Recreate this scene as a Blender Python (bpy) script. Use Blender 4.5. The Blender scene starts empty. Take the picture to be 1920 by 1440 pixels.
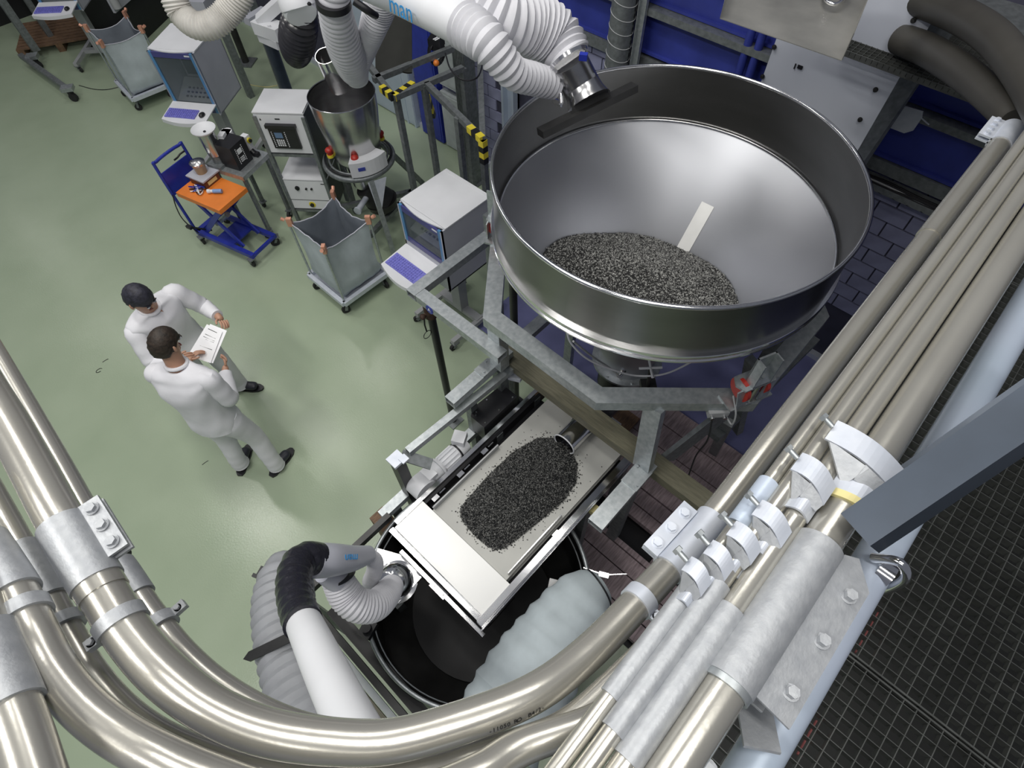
import bpy, bmesh, math, random
from mathutils import Vector, Matrix, Quaternion
import numpy as np
random.seed(7); np.random.seed(7)
S = bpy.context.scene; C = S.collection
V = Vector; PI = math.pi

# ------------------------------------------------------------ camera (height 4.7 m above the green floor)
FPX = 1090.0; HC = 4.7
dn = V((25, 700, 1090)).normalized(); zc = -dn
xc = V((1930, -1766, 1090)); xc -= zc*xc.dot(zc); xc.normalize()
yc = zc.cross(xc)
RW = Matrix((xc, yc, zc))                    # rows: world axes in camera coords (x right, y down, z forward)
cam = bpy.data.objects.new('camera', bpy.data.cameras.new('camera')); C.objects.link(cam)
rt = RW.col[0]; up = -RW.col[1]; bk = -RW.col[2]
cam.matrix_world = Matrix(((rt[0], up[0], bk[0], 0), (rt[1], up[1], bk[1], 0), (rt[2], up[2], bk[2], HC), (0, 0, 0, 1)))
cam.data.sensor_width = 36; cam.data.lens = 36*FPX/1920; cam.data.clip_start = 0.05; cam.data.clip_end = 100
S.camera = cam
# ------------------------------------------------------------ world, lamps, exposure
w = bpy.data.worlds.new('hall'); S.world = w; w.use_nodes = True
w.node_tree.nodes['Background'].inputs[0].default_value = (0.62, 0.66, 0.78, 1)
w.node_tree.nodes['Background'].inputs[1].default_value = 0.21
def arealight(name, loc, sx, sy, power, col=(1, 0.98, 0.93), rz=0, tgt=None):
    l = bpy.data.lights.new(name, 'AREA'); l.shape = 'RECTANGLE'; l.size = sx; l.size_y = sy; l.energy = power; l.color = col
    o = bpy.data.objects.new(name, l); C.objects.link(o); o.location = loc; o.rotation_euler = (0, 0, rz)
    if tgt: o.rotation_euler = (V(tgt)-V(loc)).to_track_quat('-Z', 'Y').to_euler()
    return o
LAMPS = [(-0.18, 18.9, 14), (-0.36, 14.21, 18), (1.05, 10.88, 26), (3.52, 8.39, 26), (-0.64, 6.87, 60), (1.49, 7.5, 36), (1.0, 3.6, 105), (-2.2, 2.6, 150), (0.3, -0.6, 75), (2.6, 1.4, 48), (-2.6, -0.8, 80)]
for i, (lx, ly, pw) in enumerate(LAMPS):
    arealight('hall_lamp', (lx, ly, 7.4), 0.28 if ly > 6 else 0.5, 1.3 if ly > 6 else 2.4, pw, rz=0)
S.view_settings.view_transform = 'Standard'; S.view_settings.look = 'None'
S.view_settings.gamma = 1; S.view_settings.use_curve_mapping = False
S.view_settings.exposure = -0.05

# ------------------------------------------------------------ helpers
def at(px, py, z):
    """world point at height z lying under photo pixel (px, py)"""
    d = RW @ V((px-960, py-720, FPX)); t = (z-HC)/d[2]
    return V((d[0]*t, d[1]*t, z))
def atx(px, py, x):
    d = RW @ V((px-960, py-720, FPX)); t = x/d[0]
    return V((x, d[1]*t, HC+d[2]*t))
def depth(p):
    q = V(p)-V((0, 0, HC)); return (RW.transposed() @ q)[2]
def ra(p, wpx): return 0.5*wpx*depth(p)/FPX

MATS = {}
def mat(name, col, rough=0.5, metal=0.0, var=0.08, scale=8.0, bump=0.0, bscale=60.0, brushed=None, col2=None, spec=0.5, coat=0.0, emit=None, alpha=None, rvar=0.0, island=None):
    m = bpy.data.materials.new(name); m.use_nodes = True; nt = m.node_tree; N = nt.nodes; L = nt.links
    b = N['Principled BSDF']; b.inputs['Roughness'].default_value = rough; b.inputs['Metallic'].default_value = metal
    b.inputs['Specular IOR Level'].default_value = spec; b.inputs['Coat Weight'].default_value = coat
    tc = N.new('ShaderNodeTexCoord'); mp = N.new('ShaderNodeMapping'); L.new(tc.outputs['Object'], mp.inputs[0])
    if brushed: mp.inputs['Scale'].default_value = brushed
    n = N.new('ShaderNodeTexNoise'); n.inputs['Scale'].default_value = scale; n.inputs['Detail'].default_value = 6; L.new(mp.outputs[0], n.inputs[0])
    r = N.new('ShaderNodeValToRGB'); r.color_ramp.elements[0].position = 0.3; r.color_ramp.elements[1].position = 0.7
    c = V(col[:3]); c2 = V(col2[:3]) if col2 else c*(1-2*var)
    if not col2: c = c*(1+var)
    r.color_ramp.elements[0].color = (*c2, 1); r.color_ramp.elements[1].color = (*[min(x, 1) for x in c], 1)
    if island:
        g = N.new('ShaderNodeNewGeometry'); L.new(g.outputs['Random Per Island'], r.inputs[0])
        r.color_ramp.elements[0].position = island[0]; r.color_ramp.elements[1].position = island[1]
    else: L.new(n.outputs[0], r.inputs[0])
    L.new(r.outputs[0], b.inputs['Base Color'])
    if rvar:
        mr = N.new('ShaderNodeMapRange'); mr.inputs[3].default_value = max(0.03, rough-rvar); mr.inputs[4].default_value = rough+rvar
        L.new(n.outputs[0], mr.inputs[0]); L.new(mr.outputs[0], b.inputs['Roughness'])
    if bump:
        n2 = N.new('ShaderNodeTexNoise'); n2.inputs['Scale'].default_value = bscale; n2.inputs['Detail'].default_value = 4
        L.new(mp.outputs[0], n2.inputs[0])
        bp = N.new('ShaderNodeBump'); bp.inputs['Strength'].default_value = bump; bp.inputs['Distance'].default_value = 0.004
        L.new(n2.outputs[0], bp.inputs['Height']); L.new(bp.outputs[0], b.inputs['Normal'])
    if emit: b.inputs['Emission Color'].default_value = (*emit[:3], 1); b.inputs['Emission Strength'].default_value = emit[3]
    if alpha is not None: b.inputs['Transmission Weight'].default_value = alpha
    MATS[name] = m; return m
M_FLOOR = mat('green_epoxy', (0.365, 0.435, 0.315), 0.21, 0, col2=(0.325, 0.395, 0.28), scale=1.6, bump=0.16, bscale=70, rvar=0.04, spec=0.45)
M_BRICK = mat('painted_brick', (0.27, 0.28, 0.42), 0.6, 0, 0.1, 6, bump=0.25, bscale=70)
M_MORTAR = mat('mortar', (0.05, 0.05, 0.08), 0.8)
M_BLUE = mat('blue_paint', (0.035, 0.05, 0.30), 0.42, 0, 0.12, 5)
M_BLUE2 = mat('royal_blue_enamel', (0.02, 0.035, 0.33), 0.35, 0, 0.1, 9)
M_GALV = mat('galvanised_steel', (0.52, 0.55, 0.56), 0.42, 0.75, col2=(0.36, 0.39, 0.41), scale=35, bump=0.06, bscale=90)
M_GALVD = mat('dull_galvanised_steel', (0.26, 0.28, 0.29), 0.5, 0.6, col2=(0.17, 0.185, 0.19), scale=28)
M_GALVL = mat('pale_galvanised_steel', (0.66, 0.69, 0.76), 0.45, 0.35, col2=(0.56, 0.6, 0.68), scale=22, bump=0.08, bscale=60)
M_STEEL = mat('brushed_stainless', (0.56, 0.56, 0.56), 0.24, 1.0, col2=(0.48, 0.48, 0.49), scale=4, brushed=(1, 1, 5), rvar=0.04)
M_SKIRT = mat('dull_stainless_skirt', (0.27, 0.27, 0.265), 0.30, 1.0, col2=(0.22, 0.22, 0.215), scale=1.5, brushed=(1, 1, 4), rvar=0.03)
M_CONE = mat('polished_cone_steel', (0.52, 0.53, 0.565), 0.43, 1.0, col2=(0.48, 0.49, 0.52), scale=1.2, rvar=0.02)
M_SEAM = mat('pale_weld_sheet', (0.62, 0.62, 0.61), 0.5, 0.85, 0.05, 4)
M_CHROME = mat('bright_stainless', (0.85, 0.85, 0.86), 0.14, 1.0, 0.05, 6)
M_PIPE = mat('satin_steel_pipe', (0.53, 0.515, 0.465), 0.25, 0.66, col2=(0.47, 0.455, 0.41), scale=5, bump=0.03, bscale=200)
M_HOSED = mat('thick_olive_hose', (0.055, 0.052, 0.045), 0.5, 0.1, 0.08, 5)
M_CAST = mat('cast_aluminium', (0.44, 0.455, 0.475), 0.48, 0.4, col2=(0.36, 0.375, 0.40), scale=60, bump=0.15, bscale=160)
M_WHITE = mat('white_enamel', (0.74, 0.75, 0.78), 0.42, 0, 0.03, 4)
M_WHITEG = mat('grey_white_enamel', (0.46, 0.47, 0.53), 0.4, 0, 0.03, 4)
M_LGREY = mat('light_grey_paint', (0.42, 0.43, 0.44), 0.45, 0, 0.05, 6)
M_HOSE = mat('white_hose_fabric', (0.64, 0.64, 0.68), 0.55, 0, 0.04, 12)
M_HOSEG = mat('grey_hose_fabric', (0.30, 0.31, 0.33), 0.6, 0, 0.06, 12)
M_HOSEB = mat('beige_hose', (0.66, 0.64, 0.60), 0.55, 0, 0.05, 12)
M_BLACK = mat('black_plastic', (0.012, 0.012, 0.015), 0.4, 0, 0.1, 9)
M_RUBBER = mat('black_rubber', (0.02, 0.02, 0.022), 0.7)
M_BELLOW = mat('glossy_black_bellows', (0.018, 0.018, 0.025), 0.22, 0, 0.1, 9, bump=0.8, bscale=45)
M_BELT = mat('pale_belt', (0.50, 0.50, 0.47), 0.5, 0, col2=(0.40, 0.40, 0.38), scale=3)
M_RIBB = mat('black_ribbed_rubber', (0.03, 0.03, 0.035), 0.22)
M_CAPW = mat('white_cover_sheet', (0.76, 0.76, 0.75), 0.3, 0.1, 0.02, 3)
M_GRAN = mat('black_granulate', (0.20, 0.20, 0.19), 0.4, 0, col2=(0.012, 0.013, 0.014), island=(0.45, 1.0))
M_GRAN2 = mat('grey_granulate', (0.42, 0.42, 0.40), 0.4, 0, col2=(0.035, 0.035, 0.035), island=(0.3, 1.0))
M_GBASE = mat('granulate_bed', (0.02, 0.02, 0.02), 0.9, 0, bump=0.8, bscale=120)
M_BAG = mat('grey_filter_cloth', (0.46, 0.52, 0.55), 0.8, 0, 0.08, 5, bump=0.5, bscale=14)
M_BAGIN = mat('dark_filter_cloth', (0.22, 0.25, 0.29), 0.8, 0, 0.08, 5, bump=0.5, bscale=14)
M_WOOD = mat('violet_brown_timber', (0.42, 0.33, 0.35), 0.55, 0, col2=(0.20, 0.155, 0.165), scale=6, brushed=(1.6, 14, 1.6), bump=0.35, bscale=18)
M_WOODT = mat('olive_wooden_beam', (0.20, 0.19, 0.13), 0.55, 0, col2=(0.12, 0.115, 0.08), scale=7, brushed=(14, 1.3, 14), bump=0.2, bscale=16)
M_PALLET = mat('old_pallet_wood', (0.22, 0.13, 0.07), 0.7, 0, col2=(0.10, 0.06, 0.04), scale=9, brushed=(2, 12, 2))
M_ORANGE = mat('orange_enamel', (0.78, 0.22, 0.035), 0.4, 0, 0.06, 6)
M_RED = mat('red_plastic', (0.45, 0.03, 0.02), 0.35)
M_YEL = mat('yellow_plastic', (0.80, 0.66, 0.05), 0.45)
M_PEACH = mat('copper_clamp', (0.72, 0.36, 0.25), 0.4, 0.3)
M_SKYB = mat('light_blue_trim', (0.08, 0.24, 0.47), 0.35)
M_KEYS = mat('violet_keyboard', (0.20, 0.20, 0.62), 0.5, 0, 0.12, 60)
M_SCREEN = mat('dark_screen', (0.015, 0.02, 0.03), 0.12)
M_PANEL = mat('inner_panel', (0.50, 0.54, 0.55), 0.4)
M_BARREL = mat('dark_bin_steel', (0.075, 0.075, 0.075), 0.45, 0.7, col2=(0.04, 0.04, 0.04), scale=4)
M_GRATE = mat('dark_grating', (0.10, 0.105, 0.10), 0.5, 0.5, 0.15, 12)
M_SLATE = mat('slate_blue_paint', (0.045, 0.06, 0.085), 0.38, 0.3, 0.1, 8)
M_PALEB = mat('pale_blue_enamel', (0.52, 0.58, 0.70), 0.34, 0.15, col2=(0.44, 0.52, 0.62), scale=3)
M_SKIN = mat('skin', (0.50, 0.28, 0.19), 0.5)
M_CLOTH = mat('white_work_cloth', (0.80, 0.80, 0.84), 0.75, 0, 0.04, 6, bump=0.5, bscale=10)
M_CLOTH2 = mat('grey_white_work_cloth', (0.66, 0.67, 0.72), 0.75, 0, 0.04, 6, bump=0.5, bscale=10)
M_HAIR = mat('dark_brown_hair', (0.035, 0.024, 0.017), 0.6, 0, 0.3, 40, bump=0.8, bscale=60)
M_HAIRD = mat('grey_black_hair', (0.03, 0.03, 0.045), 0.6, 0, 0.3, 40, bump=0.8, bscale=60)
M_SHOE = mat('dark_shoe', (0.03, 0.032, 0.042), 0.4)
M_PAPER = mat('white_paper', (0.90, 0.90, 0.92), 0.6, 0, 0.01)
M_INK = mat('black_ink', (0.02, 0.02, 0.02), 0.6)
M_BRAND = mat('blue_lettering', (0.04, 0.28, 0.62), 0.5)
M_WHITEP = mat('white_print', (0.8, 0.82, 0.85), 0.5)
M_COPPER = mat('copper_jar', (0.45, 0.28, 0.16), 0.3, 0.6)
M_BROWN = mat('brown_box_side', (0.14, 0.05, 0.025), 0.5)
M_SAND = mat('yellow_gasket', (0.72, 0.64, 0.30), 0.6)
M_DUCT = mat('blue_grey_duct', (0.62, 0.65, 0.73), 0.5, 0.15, col2=(0.54, 0.57, 0.65), scale=2)
M_TRAY = mat('stained_tray_steel', (0.46, 0.45, 0.42), 0.42, 0.6, col2=(0.22, 0.22, 0.21), scale=3)
M_PINK = mat('pink_hose', (0.45, 0.14, 0.14), 0.6)
M_GLASS = mat('tinted_door_glass', (0.12, 0.15, 0.17), 0.08, 0)

def ring_mesh(g, c, d, L, r0, r1, n=32):
    """open collar of length L along d, between radii r0 and r1"""
    R = V(d).to_track_quat('Z', 'Y').to_matrix(); return g.lathe([(r0, -L/2), (r1, -L/2), (r1, L/2), (r0, L/2), (r0, -L/2)], c, n, R=R)
class G:
    """collects shapes into one mesh"""
    def __init__(s): s.v = []; s.f = []; s.smooth = []
    def add(s, vs, fs, sm=False):
        o = len(s.v); s.v += [tuple(p) for p in vs]; s.f += [tuple(i+o for i in f) for f in fs]; s.smooth += [sm]*len(fs); return s
    def box(s, c, d, rz=0, R=None):
        c = V(c); R = R or Matrix.Rotation(rz, 3, 'Z'); h = V(d)*0.5
        vs = [c+R@V((h.x*a, h.y*b, h.z*e)) for e in (-1, 1) for a, b in ((-1, -1), (1, -1), (1, 1), (-1, 1))]
        return s.add(vs, [(3, 2, 1, 0), (4, 5, 6, 7), (0, 1, 5, 4), (1, 2, 6, 5), (2, 3, 7, 6), (3, 0, 4, 7)])
    def bb(s, a, b):
        a = V(a); b = V(b); return s.box((a+b)/2, [abs(x) for x in (b-a)])
    def beam(s, p, q, wd, ht, upv=(0, 0, 1)):
        """bar from p to q, wd across, ht along upv; p,q on the centre line"""
        p = V(p); q = V(q); d = (q-p); L = d.length; d.normalize(); u = V(upv); x = d.cross(u)
        if x.length < 1e-4: x = d.cross(V((0, 1, 0)))
        x.normalize(); u = x.cross(d); R = Matrix((d, x, u)).transposed()
        return s.box((p+q)/2, (L, wd, ht), R=R)
    def hbar(s, p, q, wd, ht, wall=0.006):
        """open square tube (four walls)"""
        p = V(p); q = V(q); d = (q-p).normalized(); u = V((0, 0, 1)); x = d.cross(u)
        if x.length < 1e-4: x = V((1, 0, 0))
        x.normalize(); u = x.cross(d)
        for o, a, b in ((u*(ht/2-wall/2), wd, wall), (-u*(ht/2-wall/2), wd, wall), (x*(wd/2-wall/2), wall, ht-2*wall), (-x*(wd/2-wall/2), wall, ht-2*wall)):
            s.beam(p+o, q+o, a, b, u)
        return s
    def tube(s, pts, r, n=20, caps=True, closed=False):
        pts = [V(p) for p in pts]; m = len(pts); rs = r if isinstance(r, (list, tuple)) else [r]*m
        vs = []; prev = None
        for i, p in enumerate(pts):
            if closed: t = pts[(i+1) % m]-pts[i-1]
            else: t = pts[min(i+1, m-1)]-pts[max(i-1, 0)]
            t.normalize()
            if prev is None:
                a = V((0, 0, 1)) if abs(t.z) < 0.9 else V((1, 0, 0)); u = t.cross(a).normalized()
            else: u = (prev-t*prev.dot(t)).normalized()
            prev = u; b = t.cross(u)
            for k in range(n):
                an = 2*PI*k/n; vs.append(p+(u*math.cos(an)+b*math.sin(an))*rs[i])
        fs = []
        for i in range(m if closed else m-1):
            j = (i+1) % m
            for k in range(n): fs.append((i*n+k, i*n+(k+1) % n, j*n+(k+1) % n, j*n+k))
        s.add(vs, fs, True)
        if caps and not closed:
            s.add([vs[k] for k in range(n)], [tuple(reversed(range(n)))]); s.add([vs[(m-1)*n+k] for k in range(n)], [tuple(range(n))])
        return s
    def cyl(s, p, q, r, n=20, r2=None, caps=True): return s.tube([p, q], [r, r if r2 is None else r2], n, caps)
    def lathe(s, prof, c=(0, 0, 0), n=48, a0=0, a1=2*PI, R=None):
        c = V(c); full = abs(a1-a0-2*PI) < 1e-6; m = n if full else n+1; vs = []
        for r, z in prof:
            for k in range(m):
                an = a0+(a1-a0)*k/n; p = V((r*math.cos(an), r*math.sin(an), z)); vs.append(c+(R@p if R else p))
        fs = []
        for i in range(len(prof)-1):
            for k in range(n):
                k2 = (k+1) % m; fs.append((i*m+k, i*m+k2, (i+1)*m+k2, (i+1)*m+k))
        return s.add(vs, fs, True)
    def ball(s, c, r, n=14, sq=(1, 1, 1)):
        c = V(c); vs = []; fs = []
        for i in range(n//2+1):
            th = PI*i/(n//2)
            for k in range(n): vs.append(c+V((r*sq[0]*math.sin(th)*math.cos(2*PI*k/n), r*sq[1]*math.sin(th)*math.sin(2*PI*k/n), r*sq[2]*math.cos(th))))
        for i in range(n//2):
            for k in range(n): fs.append((i*n+k, (i+1)*n+k, (i+1)*n+(k+1) % n, i*n+(k+1) % n))
        return s.add(vs, fs, True)
    def prism(s, poly, off):
        """poly: 3D points; off: extrusion vector"""
        P = [V(p) for p in poly]; n = len(P); off = V(off)
        return s.add(P+[p+off for p in P], [tuple(range(n)), tuple(reversed(range(n, 2*n)))]+[(k, k+n, (k+1) % n+n, (k+1) % n) for k in range(n)])
    def bolt(s, p, nrm, r, h):
        p = V(p); nrm = V(nrm).normalized(); s.cyl(p, p+nrm*h*0.25, r*1.35, 16); return s.cyl(p+nrm*h*0.2, p+nrm*h, r, 6)
WLD = {}
def obj(name, g, m, parent=None, **kw):
    me = bpy.data.meshes.new(name); me.from_pydata(g.v, [], g.f); me.polygons.foreach_set('use_smooth', g.smooth)
    bm = bmesh.new(); bm.from_mesh(me); bmesh.ops.recalc_face_normals(bm, faces=bm.faces); bm.to_mesh(me); bm.free()
    if any(g.smooth):
        try: me.set_sharp_from_angle(angle=math.radians(38))
        except Exception: pass
    if isinstance(m, (list, tuple)):
        for x in m: me.materials.append(x)
    else: me.materials.append(m)
    o = bpy.data.objects.new(name, me); C.objects.link(o)
    if parent is not None:
        o.parent = parent
        if parent.name in WLD: o.matrix_parent_inverse = WLD[parent.name].inverted()
    for k, v in kw.items(): o[k] = v
    return o
def thing(name, label, cat, loc=(0, 0, 0), rz=0, group=None, world=False):
    """an Empty at the base; world=True: parts are given in world coordinates"""
    o = bpy.data.objects.new(name, None); C.objects.link(o); o.empty_display_size = 0.1
    o.location = loc; o.rotation_euler = (0, 0, rz); o['label'] = label; o['category'] = cat
    if group: o['group'] = group
    if world: WLD[o.name] = Matrix.Translation(V(loc)) @ Matrix.Rotation(rz, 4, 'Z')
    return o
def tag(o, label, cat, group=None):
    o['label'] = label; o['category'] = cat
    if group: o['group'] = group
    return o
def dup(root, loc=None, rz=None, label=None):
    r = root.copy(); C.objects.link(r)
    if loc is not None: r.location = loc
    if rz is not None: r.rotation_euler = (0, 0, rz)
    if label: r['label'] = label
    for ch in list(root.children):
        c = ch.copy(); C.objects.link(c); c.parent = r
        for g in list(ch.children):
            d = g.copy(); C.objects.link(d); d.parent = c
    return r
def spline(pts, n=12):
    """Catmull-Rom through tuples of any length"""
    P = [np.array(p, float) for p in pts]; P = [2*P[0]-P[1]]+P+[2*P[-1]-P[-2]]; out = []
    for i in range(1, len(P)-2):
        a, b, c, d = P[i-1:i+3]
        for k in range(n):
            t = k/n; out.append(0.5*((2*b)+(-a+c)*t+(2*a-5*b+4*c-d)*t*t+(-a+3*b-3*c+d)*t**3))
    out.append(P[-2]); return out
def pxpath(lst, n=10):
    """[(px,py,z,width_px)] -> world points and radii"""
    pts = []
    for px, py, z, wd in lst:
        p = at(px, py, z); pts.append((*p, ra(p, wd)))
    sp = spline(pts, n); return [V(q[:3]) for q in sp], [float(q[3]) for q in sp]
def resample(P, R, step):
    L = [0]
    for a, b in zip(P, P[1:]): L.append(L[-1]+(b-a).length)
    T = L[-1]; m = max(2, int(T/step)); oP = []; oR = []; j = 0
    for i in range(m+1):
        t = T*i/m
        while j < len(L)-2 and L[j+1] < t: j += 1
        f = (t-L[j])/max(1e-9, L[j+1]-L[j]); oP.append(P[j].lerp(P[j+1], f)); oR.append(R[j]*(1-f)+R[j+1]*f)
    return oP, oR
def ribbed(g, lst, pitch, amp=0.07, n=26):
    """corrugated hose along a pixel path"""
    P, R = pxpath(lst) if not isinstance(lst[0][0], Vector) else ([a for a, b in lst], [b for a, b in lst])
    P, R = resample(P, R, pitch/4)
    R = [r*(1+amp*(1.0, 0.25, -1.0, 0.25)[i % 4]) for i, r in enumerate(R)]
    g.tube(P, R, n); return g
def text(s, loc, size, m, parent, name='lettering', R=None, depth_=0.0006, flip=False):
    cu = bpy.data.curves.new(name, 'FONT'); cu.body = s; cu.size = size; cu.extrude = depth_; cu.align_x = 'CENTER'; cu.align_y = 'CENTER'
    cu.resolution_u = 2
    t = bpy.data.objects.new(name, cu); C.objects.link(t); bpy.context.view_layer.update()
    me = bpy.data.meshes.new_from_object(t.evaluated_get(bpy.context.evaluated_depsgraph_get()))
    bpy.data.objects.remove(t); M4 = (R or Matrix.Identity(3)).to_4x4(); M4.translation = V(loc); me.transform(M4)
    me.materials.clear(); me.materials.append(m); o = bpy.data.objects.new(name, me); C.objects.link(o)
    if parent is not None:
        o.parent = parent
        if parent.name in WLD: o.matrix_parent_inverse = WLD[parent.name].inverted()
    return o
def frame3(x, y):
    x = V(x).normalized(); y = V(y); z = x.cross(y).normalized(); y = z.cross(x); return Matrix((x, y, z)).transposed()
def caster(parent, x, y, h=0.12, rz=0.0, r=0.045, name='caster'):
    g = G(); c, s_ = math.cos(rz), math.sin(rz)
    def T(a, b, z): return (x+c*a-s_*b, y+s_*a+c*b, z)
    g.box(T(0, 0, h-0.006), (0.07, 0.07, 0.012), rz)
    g.cyl((x, y, h-0.03), (x, y, h-0.006), 0.02, 12)
    for sd in (-1, 1): g.beam(T(-0.005, sd*0.022, h-0.03), T(-0.03, sd*0.022, r), 0.03, 0.004, T(0, sd, 0))
    o = obj(name, g, M_GALVD, parent)
    g = G(); a = V(T(-0.03, -0.014, r)); b = V(T(-0.03, 0.014, r)); g.cyl(a, b, r, 20); obj('wheel', g, M_RUBBER, o)
    return o
# ============================================================ setting
g = G(); g.bb((-5, -3, -0.1), (4.39, 17, 0)); obj('floor', g, M_FLOOR, kind='structure')
g = G(); g.bb((2.42, -3, 0), (4.38, 2.9, 0.004)); obj('floor_violet', g, mat('violet_floor_slab', (0.17, 0.18, 0.36), 0.4, 0, 0.1, 3), kind='structure')  # thin violet slab laid over the green floor towards the wall
wall = obj('wall_right', G().bb((4.39, -3, 0), (4.55, 17, 4.2)), M_MORTAR, kind='structure')
bme = None; nb = 0
def brick(y, z):
    global bme, nb
    if bme is None:
        g = G(); g.bb((-0.016, -0.119, -0.0605), (0.0, 0.119, 0.0605)); o = obj('brick', g, M_BRICK, wall); bme = o.data
    else:
        o = bpy.data.objects.new('brick', bme); C.objects.link(o); o.parent = wall
    o.location = (4.39-random.uniform(0, 0.003), y, z); nb += 1
z = 0.0; k = 0
for k in range(15):
    zz = 0.0475+0.135*k+0.01
    off = 0.125 if k % 2 else 0.0
    for j in range(-3, 28):
        y = 0.035+0.25*j+off
        if zz > 1.98: continue
        if (y < 1.1 and zz > 0.7) or (2.9 < y < 6.7 and (zz > 1.2 or y > 4.4)): brick(y, zz)
# wall: rails, blue panels, cable tray
def strip(name, y0, y1, z0, z1, x0, x1, m, **kw): return obj(name, G().bb((x0, y0, z0), (x1, y1, z1)), m, **kw)
strip('trim_1', -3, 12, 1.985, 2.075, 4.30, 4.39, M_GALVD, kind='structure')
strip('trim_2', -3, 12, 2.425, 2.475, 4.24, 4.39, M_GALVD, kind='structure')
strip('trim_3', -3, 12, 3.0, 3.1, 4.1, 4.39, M_GALVD, kind='structure')
def blue_panel(y0, y1, z0, z1, label):
    t = thing('blue_wall_panel', label, 'wall panel', (4.37, (y0+y1)/2, z0), world=True)
    obj('sheet', G().bb((4.35, y0, z0), (4.388, y1, z1)), M_BLUE, t)
    g = G(); g.bb((4.32, y0, z0), (4.35, y1, z0+0.02)); g.bb((4.32, y0, z1-0.02), (4.35, y1, z1)); obj('edge_flange', g, M_BLUE, t)
blue_panel(-1.2, 1.30, 2.08, 2.42, 'dark blue steel panel on the wall beneath the broken grey bracket plate')
blue_panel(1.34, 2.66, 2.10, 2.42, 'bright blue steel panel directly behind the far rim of the big hopper')
blue_panel(2.74, 4.9, 2.08, 2.42, 'blue steel panel between the flexible grey duct and the white hose')
blue_panel(-1.2, 1.30, 2.48, 2.99, 'dark blue upper panel beside the curved pipes')
blue_panel(1.34, 4.9, 2.48, 2.99, 'upper blue panel at the top edge, behind the hanging steel tray')
# cable tray with cables
t = thing('cable_tray', 'narrow grey cable tray with black cables running under the dark blue panel', 'cable tray', (4.3, 0.3, 1.9), world=True)
g = G()
for x in (4.22, 4.34): g.bb((x, -1.2, 1.90), (x+0.005, 1.1, 1.945))
for i in range(24): g.bb((4.22, -1.18+i*0.1, 1.90), (4.345, -1.165+i*0.1, 1.905))
obj('tray', g, M_GALVD, t)
for i in range(6):
    g = G(); P = [V((4.235+0.02*i+random.uniform(-.004, .004), -1.2+0.23*j, 1.915+random.uniform(0, .02))) for j in range(11)]
    g.tube([V(q) for q in spline([tuple(p) for p in P], 4)], 0.007, 8); obj('cable', g, M_BLACK if i % 3 else M_LGREY, t)
# blue uprights beside the steel duct
for i, (px, l) in enumerate(((1398, 'left one of two short blue uprights left of the steel duct'), (1420, 'right one of two short blue uprights beside the steel duct'))):
    p = atx(px, 90, 4.25); g = G(); g.cyl((4.27, p.y, 2.12), (4.27, p.y, 2.60), 0.03, 16); g.box((4.30, p.y, 2.12), (0.09, 0.09, 0.02)); tag(obj('blue_upright', g, M_BLUE), l, 'post')
# flexible duct standing in front of the wall
p0 = atx(1146, 120, 4.1); t = thing('spiral_duct', 'grey spiral duct standing against the blue wall behind the white hose', 'duct', (4.12, p0.y, 0.0), world=True)
g = G(); g.cyl((4.18, p0.y, 0.0), (4.18, p0.y, 2.75), 0.10, 26); obj('duct', g, M_GALVD, t)
g = G()
for i in range(26): z = 0.1+i*0.105; g.tube([(4.18+0.101*math.cos(a), p0.y+0.101*math.sin(a), z+0.03*math.sin(a)) for a in [2*PI*j/20 for j in range(20)]], 0.003, 6, closed=True)
obj('seam', g, M_LGREY, t)
g = G(); ribbed(g, [(V((4.18, p0.y, 2.73)), 0.11), (V((4.17, p0.y+.03, 2.9)), 0.11), (V((4.12, p0.y+.10, 3.05)), 0.11), (V((4.08, p0.y+.25, 3.2)), 0.11)], 0.03, 0.05); obj('bend', g, M_GALVD, t)
p0 = atx(1190, 60, 4.15)
t = thing('channel_post', 'galvanised channel post beside the grey spiral duct', 'post', (4.15, p0.y, 0), world=True)
g = G(); g.bb((4.20, p0.y-0.035, 0), (4.24, p0.y-0.028, 3.0)); g.bb((4.20, p0.y+0.028, 0), (4.24, p0.y+0.035, 3.0)); g.bb((4.235, p0.y-0.035, 0), (4.24, p0.y+0.035, 3.0)); obj('channel', g, M_GALV, t)
g = G()
for i in range(20): g.cyl((4.19, p0.y+.06, 2.0+.05*i), (4.19, p0.y+.06, 2.03+.05*i), 0.013, 10)
g.cyl((4.19, p0.y+.06, 1.9), (4.19, p0.y+.06, 3.0), 0.006, 8); obj('chain', g, M_BLACK, t)

# ============================================================ big hopper
HX, HY = 2.388, 1.137
t = thing('weigh_hopper', 'large round stainless steel hopper, open at the top and half filled with granulate', 'hopper', (HX, HY, 1.2), world=True)
RT = 0.935
g = G(); g.lathe([(RT, 2.795), (RT, 2.46), (RT-0.006, 2.46), (RT-0.006, 2.795)], (HX, HY, 0), 128); obj('skirt', g, M_SKIRT, t)
g = G(); g.tube([(HX+RT*math.cos(a), HY+RT*math.sin(a), 2.80) for a in [2*PI*i/128 for i in range(128)]], 0.011, 10, closed=True); obj('rim', g, M_CHROME, t)
g = G(); g.lathe([(RT-0.006, 2.475), (RT+0.018, 2.475), (RT+0.022, 2.462), (RT+0.018, 2.45), (RT+0.006, 2.445), (RT+0.02, 2.435), (RT+0.02, 2.425), (RT-0.01, 2.42)], (HX, HY, 0), 128); obj('lower_flange', g, M_CHROME, t)
g = G(); g.tube([(HX+(RT-.018)*math.cos(a), HY+(RT-.018)*math.sin(a), 2.462) for a in [2*PI*i/128 for i in range(128)]], 0.007, 8, closed=True); obj('seal_ring', g, M_CHROME, t)
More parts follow.
